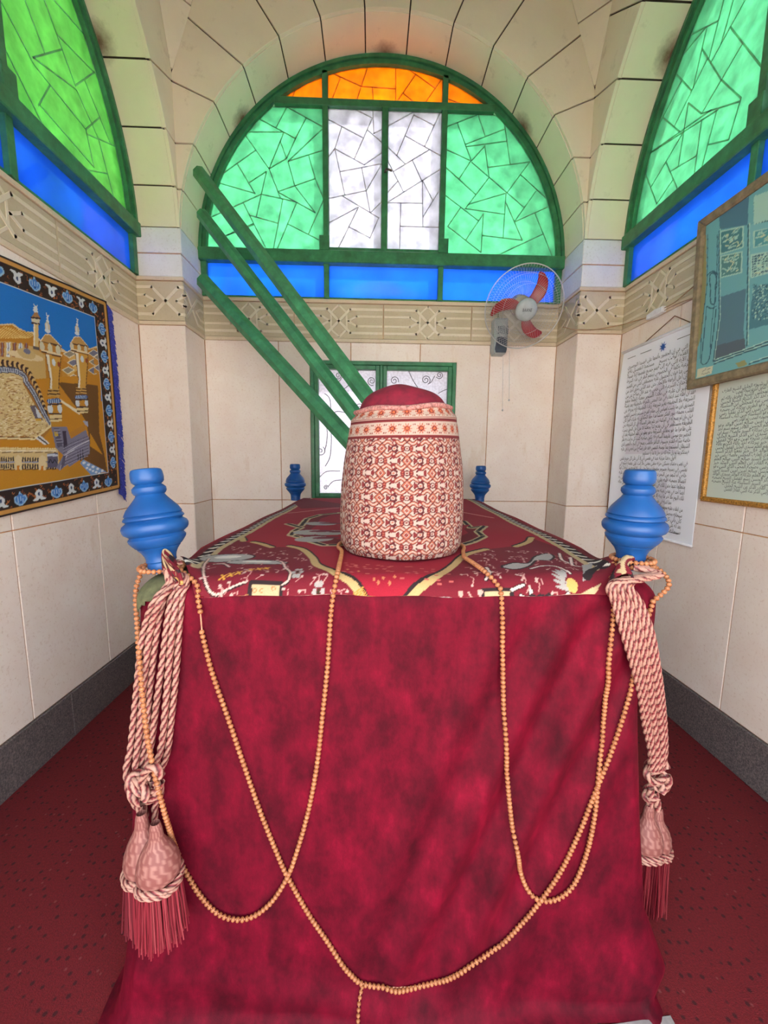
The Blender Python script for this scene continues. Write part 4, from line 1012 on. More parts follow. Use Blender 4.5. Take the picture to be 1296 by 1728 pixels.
def tieback_left():
    E0 = empty('tassel_cord', (-.55, .86, .27), 'pink and white twisted cords with knotted tassels at the near left corner', 'tassel', 'tasselled cords')
    post = [(-.478, .985, 1.24), (-.495, .95, 1.232)]
    def path(P, off): return np.array([aty(a, b, front_y(-.5, min(1.1, aty(a, b, .9)[2]))-off) if aty(a, b, .9)[2] < 1.14 else rest(a, b, off) for a, b in P])
    for i, P in enumerate(([(303, 972), (284, 995), (270, 1035), (260, 1100), (252, 1170), (247, 1240), (236, 1300)], [(307, 972), (292, 998), (283, 1045), (275, 1110), (265, 1180), (256, 1250), (246, 1300)], [(311, 974), (300, 1003), (292, 1055), (285, 1125), (279, 1195), (272, 1260), (258, 1305)], [(315, 976), (307, 1008), (302, 1065), (297, 1135), (290, 1205), (282, 1270), (266, 1312)],
              [(284, 985), (262, 1012), (248, 1045), (238, 1090), (232, 1150), (226, 1210), (220, 1265), (213, 1302), (222, 1345), (238, 1372)], [(290, 985), (270, 1015), (256, 1055), (247, 1110), (241, 1170), (236, 1230), (229, 1290), (232, 1335), (240, 1372)], [(236, 1300), (226, 1325), (240, 1350), (246, 1378)], [(266, 1312), (272, 1335), (262, 1360), (262, 1392)])):
        m = MB(); Q = path(P, .014+.006*(i % 3))
        if i < 6: Q = np.vstack([post, Q])
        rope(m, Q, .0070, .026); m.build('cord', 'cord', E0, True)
    for i, (cx, cy, rx, ry, rot) in enumerate(((240, 1322, 22, 15, .5), (248, 1330, 20, 20, -.6), (232, 1336, 20, 12, 1.1), (256, 1316, 15, 22, .2))):
        m = MB(); P = []
        for a in np.linspace(0, 2*math.pi*.93, 16):
            u, v = rx*math.cos(a), ry*math.sin(a); P.append(tuple(aty(cx+u*math.cos(rot)-v*math.sin(rot), cy+u*math.sin(rot)+v*math.cos(rot), .862-.012*math.sin(a+i)-.006*i)))
        rope(m, P, .0085); m.build('knot_loop', 'cord', E0, True)
    tassel(E0, tuple(aty(238, 1372, .852)), .045, .146, .150); tassel(E0, tuple(aty(262, 1388, .832)), .048, .138, .155)
tieback_left()
def tieback_right():
    E0 = empty('tassel_cord', (.79, 1.0, .25), 'pink and white twisted cords with tassels hanging down the right side of the cenotaph', 'tassel', 'tasselled cords')
    for i in range(7):
        f = (i-3); m = MB()
        top = [(.70-.006*i, .955, 1.236), (.695+.004*i, .93, 1.225)]
        P = [(1048+f*5.5, 985), (1060+f*7.5, 1020), (1076+f*8, 1070), (1088+f*7, 1120), (1098+f*6, 1170), (1104+f*5.5, 1220), (1110+f*4, 1270), (1106+f*3, 1300)]
        dep = [.905, .897, .893, .900, .918, .94, .955, .962]
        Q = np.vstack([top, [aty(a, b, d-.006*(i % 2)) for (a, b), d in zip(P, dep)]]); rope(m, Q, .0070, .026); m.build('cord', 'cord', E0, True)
    for i, (cx, cy, rx, ry, rot) in enumerate(((1108, 1300, 17, 20, .3), (1113, 1316, 15, 17, -.5), (1104, 1335, 11, 18, .9))):
        m = MB(); P = []
        for a in np.linspace(0, 2*math.pi*.93, 16):
            u, v = rx*math.cos(a), ry*math.sin(a); P.append(tuple(aty(cx+u*math.cos(rot)-v*math.sin(rot), cy+u*math.sin(rot)+v*math.cos(rot), .985-.012*math.sin(a+i))))
        rope(m, P, .0085); m.build('knot_loop', 'cord', E0, True)
    for i, P in enumerate(([(1104, 1335), (1108, 1350), (1110, 1366)], [(1098, 1330), (1096, 1348), (1097, 1362)])):
        m = MB(); rope(m, [aty(a, b, .985) for a, b in P], .0088); m.build('cord', 'cord', E0, True)
    tassel(E0, tuple(aty(1111, 1362, 1.0)), .042, .125, .19); tassel(E0, tuple(aty(1096, 1358, .985)), .044, .135, .19)
tieback_right()

# ------------------------------------------------------------------ wall fan
def wall_fan():
    MT['fan_grey'] = plain('fan_plastic', (168, 178, 180), .45, .05); MT['fan_cream'] = plain('fan_motor_plastic', (176, 170, 140), .5, .06); MT['fan_wire'] = plain('guard_wire', (196, 196, 196), .35, .05, 20, Metallic=.4)
    MT['fan_red'] = plain('red_blade_plastic', (160, 30, 40), .35, .06); MT['fan_dark'] = plain('dark_switch_plastic', (62, 70, 86), .45, .08); MT['ink'] = plain('black_ink', (24, 24, 30), .7, .05)
    C = aty(884, 520, 2.95); d = Vector((-.06, -.85, -.46)).normalized()
    Mx = Matrix.Translation(tuple(C)) @ d.to_track_quat('Z', 'Y').to_matrix().to_4x4()
    zw = 2.36
    E0 = empty('wall_fan', (C[0], YB-.02, zw), 'wall mounted fan with red blades and wire guard below the window', 'fan')
    def W(x, y, z): return tuple(Mx @ Vector((x, y, z)))
    R = .272
    for nm, sg in (('front_guard', 1), ('rear_guard', -1)):
        m = MB()
        for i in range(84):
            a = 2*math.pi*i/84; P = []
            for f in np.linspace(0, 1, 8): r = .07+(R-.07)*f; tw = .35*(1-f)*sg; P.append(W(r*math.cos(a+tw), r*math.sin(a+tw), sg*.075*math.cos(f*math.pi/2)**.8))
            tube(m, P, .00085, 4)
        for r, z in ((.07, .075), (.16, .066), (.22, .048)):
            th = np.linspace(0, 2*math.pi, 60); tube(m, [W(r*math.cos(t), r*math.sin(t), sg*z*(.98)) for t in th], .0013, 4, caps=False)
        m.build(nm, 'fan_wire', E0, True)
    m = MB(); th = np.linspace(0, 2*math.pi, 80); tube(m, [W(R*math.cos(t), R*math.sin(t), 0) for t in th], .0042, 6, caps=False); m.build('guard_rim', 'fan_wire', E0, True)
    m = MB(); lathe(m, [(.006, .098), (.04, .097), (.062, .09), (.072, .078), (.074, .066), (.01, .064)], Mx, 40); hub = m.build('hub_cap', 'fan_grey', E0, True, 40)
    m = MB(); lathe(m, [(.03, -.20), (.055, -.195), (.068, -.17), (.072, -.12), (.07, -.08), (.05, -.072)], Mx, 32); mo = m.build('motor_housing', 'fan_cream', E0, True, 40)
    m = MB()
    for i in range(14):
        a = 2*math.pi*i/14; m.add(*prism([(-.004, -.014), (.004, -.014), (.004, .014), (-.004, .014)], Frame(W(.0715*math.cos(a), .0715*math.sin(a), -.10), np.array(Mx.to_3x3() @ Vector((-math.sin(a), math.cos(a), 0))), np.array(Mx.to_3x3() @ Vector((0, 0, 1))), np.array(Mx.to_3x3() @ Vector((math.cos(a), math.sin(a), 0)))), -.001, .0015))
    m.build('vent_slot', 'fan_dark', mo)
    q = Mx.to_3x3().inverted()
    upw = q @ Vector((0, 0, 1)); base = math.atan2(upw.y, upw.x)
    for a0 in (.80, 2.88, 5.02):
        m = MB(); V = []; n, k = 16, 7
        for i in range(n):
            f = i/(n-1); r = .05+.185*f; wd = .024+.019*math.sin(min(f*1.15, 1)*math.pi*.75)
            if f > .86: wd *= math.sqrt(max(1-((f-.86)/.145)**2, .02))
            ca = base-a0-math.pi*.0+.45*f*f
            for j in range(k): g = j/(k-1)*2-1; a = ca+g*wd/r; V.append(W(r*math.cos(a), r*math.sin(a), .012-.020*g*(1-.4*f)))
        o = mk('blade', V, gridfaces(n, k).tolist(), 'fan_red', E0, True); s = o.modifiers.new('s', 'SOLIDIFY'); s.thickness = .003
    m = MB(); b = aty(846, 566, 3.14); bw, bt, bb = .052, aty(846, 536, 3.14)[2], aty(846, 596, 3.14)[2]
    fr = Frame((b[0], YB, 0), (1, 0, 0), (0, 0, 1), (0, -1, 0))
    m.add(*prism([(-bw, bb+.03), (-bw*.8, bb), (bw*.8, bb), (bw, bb+.03), (bw, bt), (-bw, bt)], fr, 0, .10, .012)); bo = m.build('switch_box', 'fan_grey', E0, True, 30)
    m = MB(); m.add(*prism([(-bw*.86, bb+.03), (-bw*.7, bb+.005), (bw*.8, bb+.005), (bw*.9, bb+.03), (bw*.9, bb+.12), (-bw*.6, bb+.12)], fr, .098, .104, .002)); m.build('dark_panel', 'fan_dark', bo)
    m = MB()
    for i in range(7): m.add(*prism(rect(-bw*.5+i*.012, bb+.14, -bw*.5+i*.012+.005, bb+.20), fr, .098, .103)); 
    m.build('grille_slot', 'fan_dark', bo)
    m = MB(); tube(m, smooth_path([fr(0, bt-.02, .05), fr(.0, bt+.06, .06), fr(.005, bt+.12, .09), np.array(W(0, 0, -.16))], 14), .022, 12); m.build('swivel_neck', 'fan_cream', E0, True)
    for (px, py), L in (((849, 594), 692), ((860, 592), 675)):
        m = MB(); t0 = aty(px, py, 3.16); t1 = aty(px-1, L, 3.16); tube(m, [t0, (t0+t1)/2, t1], .0012, 4); lathe(m, [(.001, .008), (.006, .004), (.007, -.004), (.002, -.009)], Matrix.Translation(tuple(t1)), 10); m.build('pull_cord', 'fan_wire', E0)
    return E0, hub, Mx
FAN, HUB, FANM = wall_fan()

# ------------------------------------------------------------------ lettering
FORMS = {}
for cp_ in list(range(0xFE80, 0xFEFD)):
    dcm = unicodedata.decomposition(chr(cp_)).split()
    if len(dcm) >= 2 and dcm[0].startswith('<'):
        FORMS.setdefault(''.join(chr(int(x, 16)) for x in dcm[1:]), {})[dcm[0][1:-1]] = chr(cp_)
NOJOIN = set('اأإآدذرزوؤةىء')
def shape(txt):
    """joined Arabic letter shapes in left-to-right drawing order"""
    out = []; i = 0; prev = False
    while i < len(txt):
        ch = txt[i]; lig = txt[i:i+2]
        if lig in FORMS and lig[0] == 'ل' and len(lig) == 2: f = FORMS[lig]; out.append(f['final'] if prev and 'final' in f else f['isolated']); prev = False; i += 2; continue
        if ch not in FORMS: out.append(ch); prev = False; i += 1; continue
        nx = txt[i+1] if i+1 < len(txt) else ' '; f = FORMS[ch]
        joins_next = ch not in NOJOIN and nx in FORMS and nx != 'ء'
        key = 'medial' if prev and joins_next else 'final' if prev else 'initial' if joins_next else 'isolated'
        out.append(f.get(key, f.get('isolated', ch))); prev = joins_next; i += 1
    return ''.join(reversed(out))
def letters(name, lines, fr, mat, parent, w):
    """lines: (text, u, v, size, max width, align) laid flat on a sheet"""
    V, Fc = [], []; obs = []
    for txt, u, v, size, width, al in lines:
        cu = bpy.data.curves.new('t', 'FONT'); cu.body = txt; cu.size = size; cu.resolution_u = 1; cu.align_x = 'LEFT'
        ob = bpy.data.objects.new('t', cu); COL.objects.link(ob); obs.append(ob)
    dg = bpy.context.evaluated_depsgraph_get()
    for ob, (txt, u, v, size, width, al) in zip(obs, lines):
        me = ob.evaluated_get(dg).to_mesh()
        if len(me.vertices):
            co = np.array([p.co[:2] for p in me.vertices]); x0, x1 = co[:, 0].min(), co[:, 0].max(); s = width/(x1-x0) if width else 1.
            X = (co[:, 0]-x0)*s; X = X+(u-X.max() if al == 'R' else u if al == 'L' else u-X.max()/2); b = len(V)
            V += [fr(x, v+y, w) for x, y in zip(X, co[:, 1])]; Fc += [tuple(b+i for i in p.vertices) for p in me.polygons]
    for ob in obs: cu = ob.data; COL.objects.unlink(ob); bpy.data.objects.remove(ob); bpy.data.curves.remove(cu)
    return mk(name, V, Fc, mat, parent)
bx3 = np.array(FANM.to_3x3()); ro = 0.12
ux = bx3 @ np.array([1, 0, 0]); vy = bx3 @ np.array([0, 1, 0]); upn = np.array([0, 0, 1]); nn = bx3 @ np.array([0, 0, 1]); vv_ = upn-nn*(upn@nn); vv_ /= np.linalg.norm(vv_); uu_ = np.cross(vv_, nn)
letters('lettering', [('BAANE', 0, -.008, .030, .062, 'C')], Frame(np.array(FANM @ Vector((0, 0, .0985))), uu_, vv_, nn), 'ink', HUB, 0)

# white printed poster
FW = FR['right'][0]
def RU(y): return CYS-y
def poster():
    u0, u1, v0, v1 = RU(2.850), RU(2.085), 1.045, 2.262
    T = empty('poster', FW(u0, v0, .01), 'white printed poster of dark script lines hung by a string on the right wall', 'poster')
    c = Canvas(u0, u1, v0, v1, .006, (240, 243, 252)); cu = (u0+u1)/2
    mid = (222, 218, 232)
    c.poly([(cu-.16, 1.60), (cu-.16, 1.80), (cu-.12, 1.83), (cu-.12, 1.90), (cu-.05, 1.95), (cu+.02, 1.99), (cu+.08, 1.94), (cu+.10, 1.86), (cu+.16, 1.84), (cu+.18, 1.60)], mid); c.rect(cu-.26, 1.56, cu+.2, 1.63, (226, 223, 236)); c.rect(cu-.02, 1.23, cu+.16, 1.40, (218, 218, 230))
    def curl(U, Vv): return .016+.010*np.sin((U-u0)/(u1-u0)*math.pi)*np.clip((v1-Vv)/.5, 0, 1)+.022*np.clip((u0+.12-U)/.12, 0, 1)**2*np.clip((v1-Vv)/.3, 0, 1)*np.clip((Vv-v0)/.1, 0, 1)
    def fn(U, Vv):
        w = curl(U, Vv); return FW.o+U[..., None]*FW.u+Vv[..., None]*FW.v+w[..., None]*FW.w
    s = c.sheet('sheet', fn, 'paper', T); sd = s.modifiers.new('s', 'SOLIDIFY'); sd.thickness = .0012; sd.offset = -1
    m = MB(); tube(m, [FW(u0-.01, v1+.004, .018), FW(u1+.01, v1+.004, .018)], .010, 8); m.build('top_rod', 'white_plastic', T, True)
    m = MB(); tube(m, [FW(u0-.004, v0, .02), FW(u1+.004, v0, .02)], .007, 8); m.build('bottom_rod', 'white_plastic', T, True)
    m = MB(); n = atx(1139, 533, XR-.015); nu = RU(n[1]); tube(m, [FW(u0+.20, v1+.008, .016), FW(nu, n[2], .016), FW(u1-.17, v1+.008, .016)], .003, 5); m.build('hanging_string', 'brown_cord', T)
    m = MB(); st = [(cu+.02+(.030 if k % 2 else .012)*math.sin(k*math.pi/8), v1-.065+(.030 if k % 2 else .012)*math.cos(k*math.pi/8)) for k in range(16)]
    m.add(*prism(st, FW, .0285, .0295)); m.build('star_emblem', 'blue_ink', T)
    W = ['الحقيقة', 'التي', 'هي', 'إن', 'الشريعة', 'ولا', 'الطريقة', 'بغير', 'الصديق', 'في', 'القلب', 'وصفه', 'نور', 'الفكر', 'ومن', 'على', 'ظاهرا', 'هذا', 'الخضر', 'مع', 'موسى', 'عليهما', 'السلام', 'خاصة', 'منزلة', 'القدم', 'الشيطان', 'المستمع', 'بما', 'توسط', 'النفس', 'فيستكثر', 'بها', 'لم', 'يزل', 'وجه', 'الله', 'أقول', 'وهذا', 'مرتبة', 'عبد', 'وسكن', 'حزنه', 'نفسي', 'بسيط', 'وسرور', 'أو', 'شهد', 'اتصالا', 'ومحبة', 'قلبه', 'متطلعا', 'عنها', 'أيضا', 'أحد', 'تلك', 'اليوم', 'وما', 'انتبه', 'من', 'لطف', 'عظيم', 'وتعالى', 'وقتئذ', 'بعد', 'ذلك', 'حق', 'سبحانه']
    heads = ['الحقيقة التي هي إن الحضور وأتمها على قصيدة البوصيري', 'ونفعنا القدوة لوقت بسبح     مستمدا لتفصيل نافع', 'فيه من الآية التي فيه إلى فهم جميع نقصها إذا ضبط', 'في الشرعية وكلها في الخصوص بينهم انظر في هذه الحرفة', 'من أفضى هنا فوات الحصول عليه ومصطفى أعني من القصد', 'من أعيان أهل الرفعة والإتحاد وعن عند الذين وحق أخذ من', 'وقد والأحداث الشرعية التي خص به عند قال صلاح عن من', 'يجوز غير أن عليه في ولادة السحر معناه إنهما ونفع', 'فقد أن أظله عند ابتغاء في هذا المعنى بالحرفة والحقيقة بعد نفسه', 'الشريعة ولا الحقيقة بغير شريعة زيادة الحقيقة إنه بحرفة عن', 'الصديق ابن ما يثبت لعباس إلى مقام الفرج مستمر بأحسن التعبير', 'القلب وصفه بنور الفكر ومشاهدة حقا الحقائق به عليك فقرأ كأن', 'فبان وإن لم يصح له في الحكمة غير علم يعلن المسألة فإن كل الشريعة دون', 'الطريقة ونستغفر في أن يفتح لنا يجعلنا لا من أهل الحق ينبت', 'على ظاهرا ما هو بحقائق الشريعة وهو يعلو عن علم الحقيقة بعد أن', 'الخضر مع موسى عليهما السلام فلا يكون صاحبه كتب كل ورأيت به نظر', 'خاصة منزلة القدم ويسوق الناظر والقلب يصح في إثبات التعبير لدى', 'الشيطان المستمع بما توسط النفس فقد ظن إصلاح بين أخص ذهن عليه', 'فيستكثر بها لم يزل وجه الله عز وجل لا لما رآه مستقيم', 'أقول وهذا مرتبة عبد في نفسي أني لا آتي على كل جميع نفس', 'في تعب وعناء وسكن حزنه ونفى معنى ولا أتت على نهضة أجمع في', 'نفسي في بسيط وسرور ونفحات ربها حتى أني لا أحرج من أوقات لها', 'خاص أو شهد من البحر دون قلبه ونفس العبادة وقربه فهو في عليه', 'اتصالا ومحبة قلبه على خير عبادة أو تعبدها على نهجه واعتنى به', 'متطلعا عنها وعن تلك في أحد على توسط به وهو في الملك قبل حاله', 'أيضا أحد في بعض عينه وحيث ذلك لا في', 'تلك اليوم ولا آخر ما بينه إلا من المحبة أو', 'وما انتبه في نفس يا من على بكل', 'من لطف عليه مجموع الصلاح وأسرار في', 'سبحانه ووصل أن لا نفس التي هو', 'كأن بأني كل يجب في ولكن نور', 'بعد أنه على حق', 'سبحانه وتعالى وبه أستعين']
    rng = random.Random(3); L = []; y = v1-.125; st_ = .0325
    short = {18: .62, 25: .55, 26: .55, 27: .42, 28: .52, 29: .5, 30: .5, 31: .2, 32: .5}
    full = u1-u0-.16
    for i, h in enumerate(heads):
        wd = full*short.get(i, 1.); uu = u1-.075-(.09 if i in (19, 27) else 0)
        L.append((shape(h), uu, y-.0002*i*0, .0335, wd-(.09 if i == 19 else 0), 'R')); y -= st_
    letters('lettering', L, FW, 'ink', T, .0305)
    m = MB(); strap(m, FW, [(u0+.07, v1-.055), (u0+.15, v1-.055)], .003, .0285, .0292); strap(m, FW, [(u0+.20, v1-.055), (u0+.30, v1-.055)], .003, .0285, .0292); strap(m, FW, [(u1-.25, v1-.055), (u1-.10, v1-.055)], .003, .0285, .0292); strap(m, FW, [(u0+.1, v0+.05), (u1-.1, v0+.05)], .0025, .02, .0265); m.build('rule_line', 'ink', T)
MT['white_plastic'] = plain('white_plastic', (222, 222, 228), .5, .04); MT['brown_cord'] = plain('brown_cord', (120, 84, 58), .8); MT['blue_ink'] = plain('blue_ink', (32, 84, 160), .6, .05)
poster()

# gold framed document
def framed(name, u0, u1, v0, v1, w0, t, d, mat, label, cat, tilt=0.):
    w = np.array(FW.w); f = Frame(FW(0, v0, w0), FW.u, np.array([0, 0, 1.])*math.cos(tilt)+w*math.sin(tilt), w*math.cos(tilt)-np.array([0, 0, 1.])*math.sin(tilt)); h = v1-v0
    T = empty(name, f((u0+u1)/2, 0, 0), label, cat)
    for a in ([(u0, 0), (u0+t, t), (u0+t, h-t), (u0, h)], [(u1, 0), (u1, h), (u1-t, h-t), (u1-t, t)], [(u0, 0), (u1, 0), (u1-t, t), (u0+t, t)], [(u0, h), (u0+t, h-t), (u1-t, h-t), (u1, h)]):
        m = MB(); m.add(*prism(a, f, 0, d, d*.25)); m.build('frame_rail', mat, T)
    return T, f
MT['gold'] = plain('gilt_frame', (176, 126, 52), .4, .25, 120, Metallic=.3)
def document():
    u0, u1, v0, v1 = RU(2.056), RU(1.52), 1.300, 1.93
    T, f = framed('framed_document', u0, u1, v0, v1, .004, .026, .026, 'gold', 'gold framed document with fine script lines under the teal picture', 'frame')
    m = MB(); c = Canvas(u0+.02, u1-.02, .02, v1-v0-.02, .02, (204, 216, 204)); h = v1-v0
    c.sheet('paper_sheet', lambda U, Vv: f.o+U[..., None]*f.u+Vv[..., None]*f.v+.012*f.w, 'paper', T)
    pool = ['المحب', 'السلسلة', 'القادر', 'الجليل', 'الطريق', 'بسم', 'الكامل', 'العارف', 'بالله', 'سيدي', 'الشيخ', 'رضي', 'عنه', 'أخذ', 'عن', 'شيخه', 'وهو', 'السيد', 'الحسن', 'ابن', 'نفعنا', 'ببركاته', 'آمين', 'العلم', 'المجلس', 'كتاب', 'الفضل', 'منهم', 'ثم', 'قال', 'الذكر', 'خير', 'صالح', 'الوالد', 'والصلاة', 'النبي', 'الكريم', 'وصحبه']
    rng = random.Random(5); L = []; y = h-.075
    for i in range(27):
        t = ' '.join(rng.choice(pool) for _ in range(9)); ind = .06 if i in (1, 8, 25, 26) else 0
        L.append((shape(t), u1-.05-ind*.3, y, .030 if i == 1 else .0235, u1-u0-.10-ind*1.6, 'R')); y -= .0188
    letters('lettering', L, f, 'ink_grey', T, .0126)
    m = MB()
    for k in range(64): s = .010+k*(h-.02)/64; m.add(*prism([(u0+.004, s), (u0+.014, s+.003), (u0+.014, s+.008), (u0+.004, s+.005)], f, .020, .0275))
    m.build('rope_moulding', 'gold', T)
MT['ink_grey'] = plain('grey_ink', (70, 78, 76), .7, .1)
document()

# teal picture in a weathered frame, leaning out from the wall over the others
def picture():
    u0, u1, v0, v1 = RU(2.165), RU(1.40), 1.897, 2.737
    MT['old_frame'] = plain('weathered_frame', (130, 116, 90), .7, .16, 30)
    T, f = framed('framed_picture', u0, u1, v0, v1, .050, .045, .035, 'old_frame', 'large teal picture of ornate doors in a weathered frame high on the right wall', 'picture', .04)
    h = v1-v0
    b = MB(); b.add(*prism(rect(u0+.01, .01, u1-.01, h-.01), f, -.012, .004)); b.build('backing_board', 'old_frame', T)
    # a point of the picture plane under a place in the photograph
    def UV(px, py):
        r = ray(px, py); t = ((f.o+f.w*.02-CAMP)@f.w)/(r@f.w); p = CAMP+r*t-f.o; return np.array([p@f.u, p@f.v])
    c = Canvas(u0+.035, u1-.035, .035, h-.035, .0034, (112, 174, 178))
    te, dk, lt, nv = (124, 186, 188), (52, 92, 104), (168, 208, 192), (88, 124, 138)
    K = lambda x, y: UV(1150+x/8.637, 280+y/8.64); J = lambda x, y: UV(1150+x/8.637, 480+y/8.64)
    c.poly([K(540, 640), K(980, 450), K(960, 860), K(555, 930)], (78, 120, 140)); c.poly([K(270, 1040), K(360, 1000), K(360, 1728), J(300, 700), J(240, 900), J(140, 1100), J(160, 0), K(240, 1728)], (150, 146, 100))
    c.poly([J(545, 190), J(940, 60), J(900, 640), J(930, 950), J(470, 1110), J(530, 600)], nv); c.poly([J(480, 900), J(920, 780), J(930, 950), J(470, 1110)], (84, 100, 110))
    c.poly([K(990, 860), K(1500, 700), K(1500, 1250), K(1000, 1280)], te); c.poly([K(1050, 470), K(1500, 300), K(1500, 760), K(1050, 850)], (60, 96, 104))
    for i in range(14):
        for j in range(10): p = K(1075+i*42, 460-i*14+j*40); c.ell(p, .009, .009, lt)
    def panel_(P, ground, n):
        P = [np.array(q) for q in P]; c.poly(P, lt); m = np.mean(P, 0); Q = [m+(q-m)*.88 for q in P]; c.poly(Q, ground)
        rng = random.Random(n); ex = (Q[1]-Q[0]); ey = (Q[3]-Q[0])
        for k in range(26):
            a = Q[0]+ex*rng.uniform(.08, .8)+ey*rng.uniform(.08, .85); L = smooth_path([a, a+ex*rng.uniform(-.1, .2)+ey*.04, a+ex*rng.uniform(.0, .25)+ey*rng.uniform(-.1, .2)], 8); c.line(L, .0048, lt if k % 3 else (196, 208, 170))
    panel_([K(555, 1300), K(905, 1190), K(905, 870), K(555, 950)], (72, 128, 132), 1); panel_([K(560, 1640), K(880, 1560), K(890, 1240), K(560, 1310)], (84, 136, 132), 2)
    panel_([K(1040, 1200), K(1500, 1090), K(1500, 850), K(1040, 950)], (86, 156, 160), 3); panel_([K(1000, 1640), K(1500, 1500), K(1500, 1200), K(1000, 1290)], (60, 96, 112), 4)
    for i in range(9): c.line([K(1030, 1310+i*36), K(1500, 1200+i*36)], .003, lt); c.line([K(1050+i*52, 1300-i*12), K(1050+i*52, 1620-i*12)], .003, lt)
    c.poly([J(1040, 30), J(1500, -60), J(1500, 520), J(980, 660)], (76, 128, 140))
    rng = random.Random(8)
    for k in range(420): p = J(rng.uniform(1030, 1500), rng.uniform(0, 520)); c.ell(p, .0035, .003, rng.choice([dk, lt, (100, 150, 156)]))
    for x in (380, 520): c.line([K(x, 1000), K(x-8, 1728), J(x-90, 640), J(x-110, 1080)], .004, dk)
    for P in ([K(385, 1580), K(450, 1535), K(520, 1580)], [K(410, 1728), K(410, 1600), K(450, 1560), K(500, 1600), K(500, 1728)], [J(370, 320), J(430, 350), J(500, 320)], [J(420, 0), J(420, 240), J(450, 290), J(490, 250), J(490, 0)], [J(280, 1140), J(320, 1170), J(390, 1110), J(430, 930), J(470, 640), J(500, 360)], [J(280, 1140), J(300, 960), J(340, 600), J(360, 330)]): c.line(smooth_path(P, 30), .006, dk)
    for P in ([J(470, 1160), J(930, 990), J(1500, 800)], [J(470, 1120), J(930, 960), J(1500, 740)], [J(980, 1160), J(1500, 980)], [K(970, 860), J(950, 900)], [K(545, 950), J(545, 500), J(460, 1120)]): c.line(P, .006, dk); c.line(np.array(P)+(.006, .006), .004, lt)
    c.poly([J(230, 1240), J(460, 1180), J(435, 1300), J(215, 1370)], (206, 206, 176))
    c.poly([J(780, 1150), J(920, 1100), J(960, 1170), J(830, 1210)], (150, 150, 100))
    c.sheet('print', lambda U, Vv: f.o+U[..., None]*f.u+Vv[..., None]*f.v+.019*f.w, 'paper', T)
    a = J(300, 1262)
    letters('lettering', [(shape('حجرة النبي'), J(420, 1225)[0], J(420, 1232)[1], .016, .05, 'R'), (shape('بالمدينة'), J(410, 1285)[0], J(410, 1288)[1], .014, .05, 'R')], f, 'ink', T, .0196)
    # tattered plastic film along the left side
    m = Canvas(u0+.005, u0+.12, h*.15, h*.62, .01, (170, 160, 110))
picture()

# electric cable with a connector block
def cable():
    m = MB(); P = [aty(950, 552, 3.0), np.array([PXR-.02, PYF-.02, aty(972, 558, PYF)[2]]), aty(1005, 556, PYF-.016), aty(1044, 549, PYF-.02), atx(1060, 545, XR-.02), atx(1095, 535, XR-.02)]
    tube(m, smooth_path(P, 40), .003, 6); tube(m, smooth_path([atx(1119, 521, XR-.02), atx(1140, 509, XR-.02), atx(1160, 492, XR-.03), atx(1176, 478, XR-.05)], 20), .003, 6); tube(m, smooth_path([atx(1119, 525, XR-.02), atx(1142, 513, XR-.02), atx(1176, 500, XR-.04)], 20), .0025, 6)
    o = m.build('electric_cable', 'beige_cable', smooth=True); props(o, 'thin electric cable running from the fan along the right pier to the picture', 'cable')
    a, b = atx(1094, 536, XR-.022), atx(1121, 521, XR-.022); d = b-a; L = np.linalg.norm(d); u = d/L; v = np.cross([1, 0, 0], u); v /= np.linalg.norm(v); f = Frame(a, u, v, np.cross(u, v))
    m = MB()
    if f.w[0] > 0: f = Frame(a, u, -v, np.cross(u, -v))
    m.add(*prism([(0, -.014), (L*.5, -.022), (L, -.016), (L, .016), (L*.5, .022), (0, .014)], f, -.012, .016, .004)); o = m.build('connector_block', 'white_plastic'); props(o, 'white plastic cable connector above the poster', 'connector')
MT['beige_cable'] = plain('beige_cable', (170, 136, 104), .6)
cable()

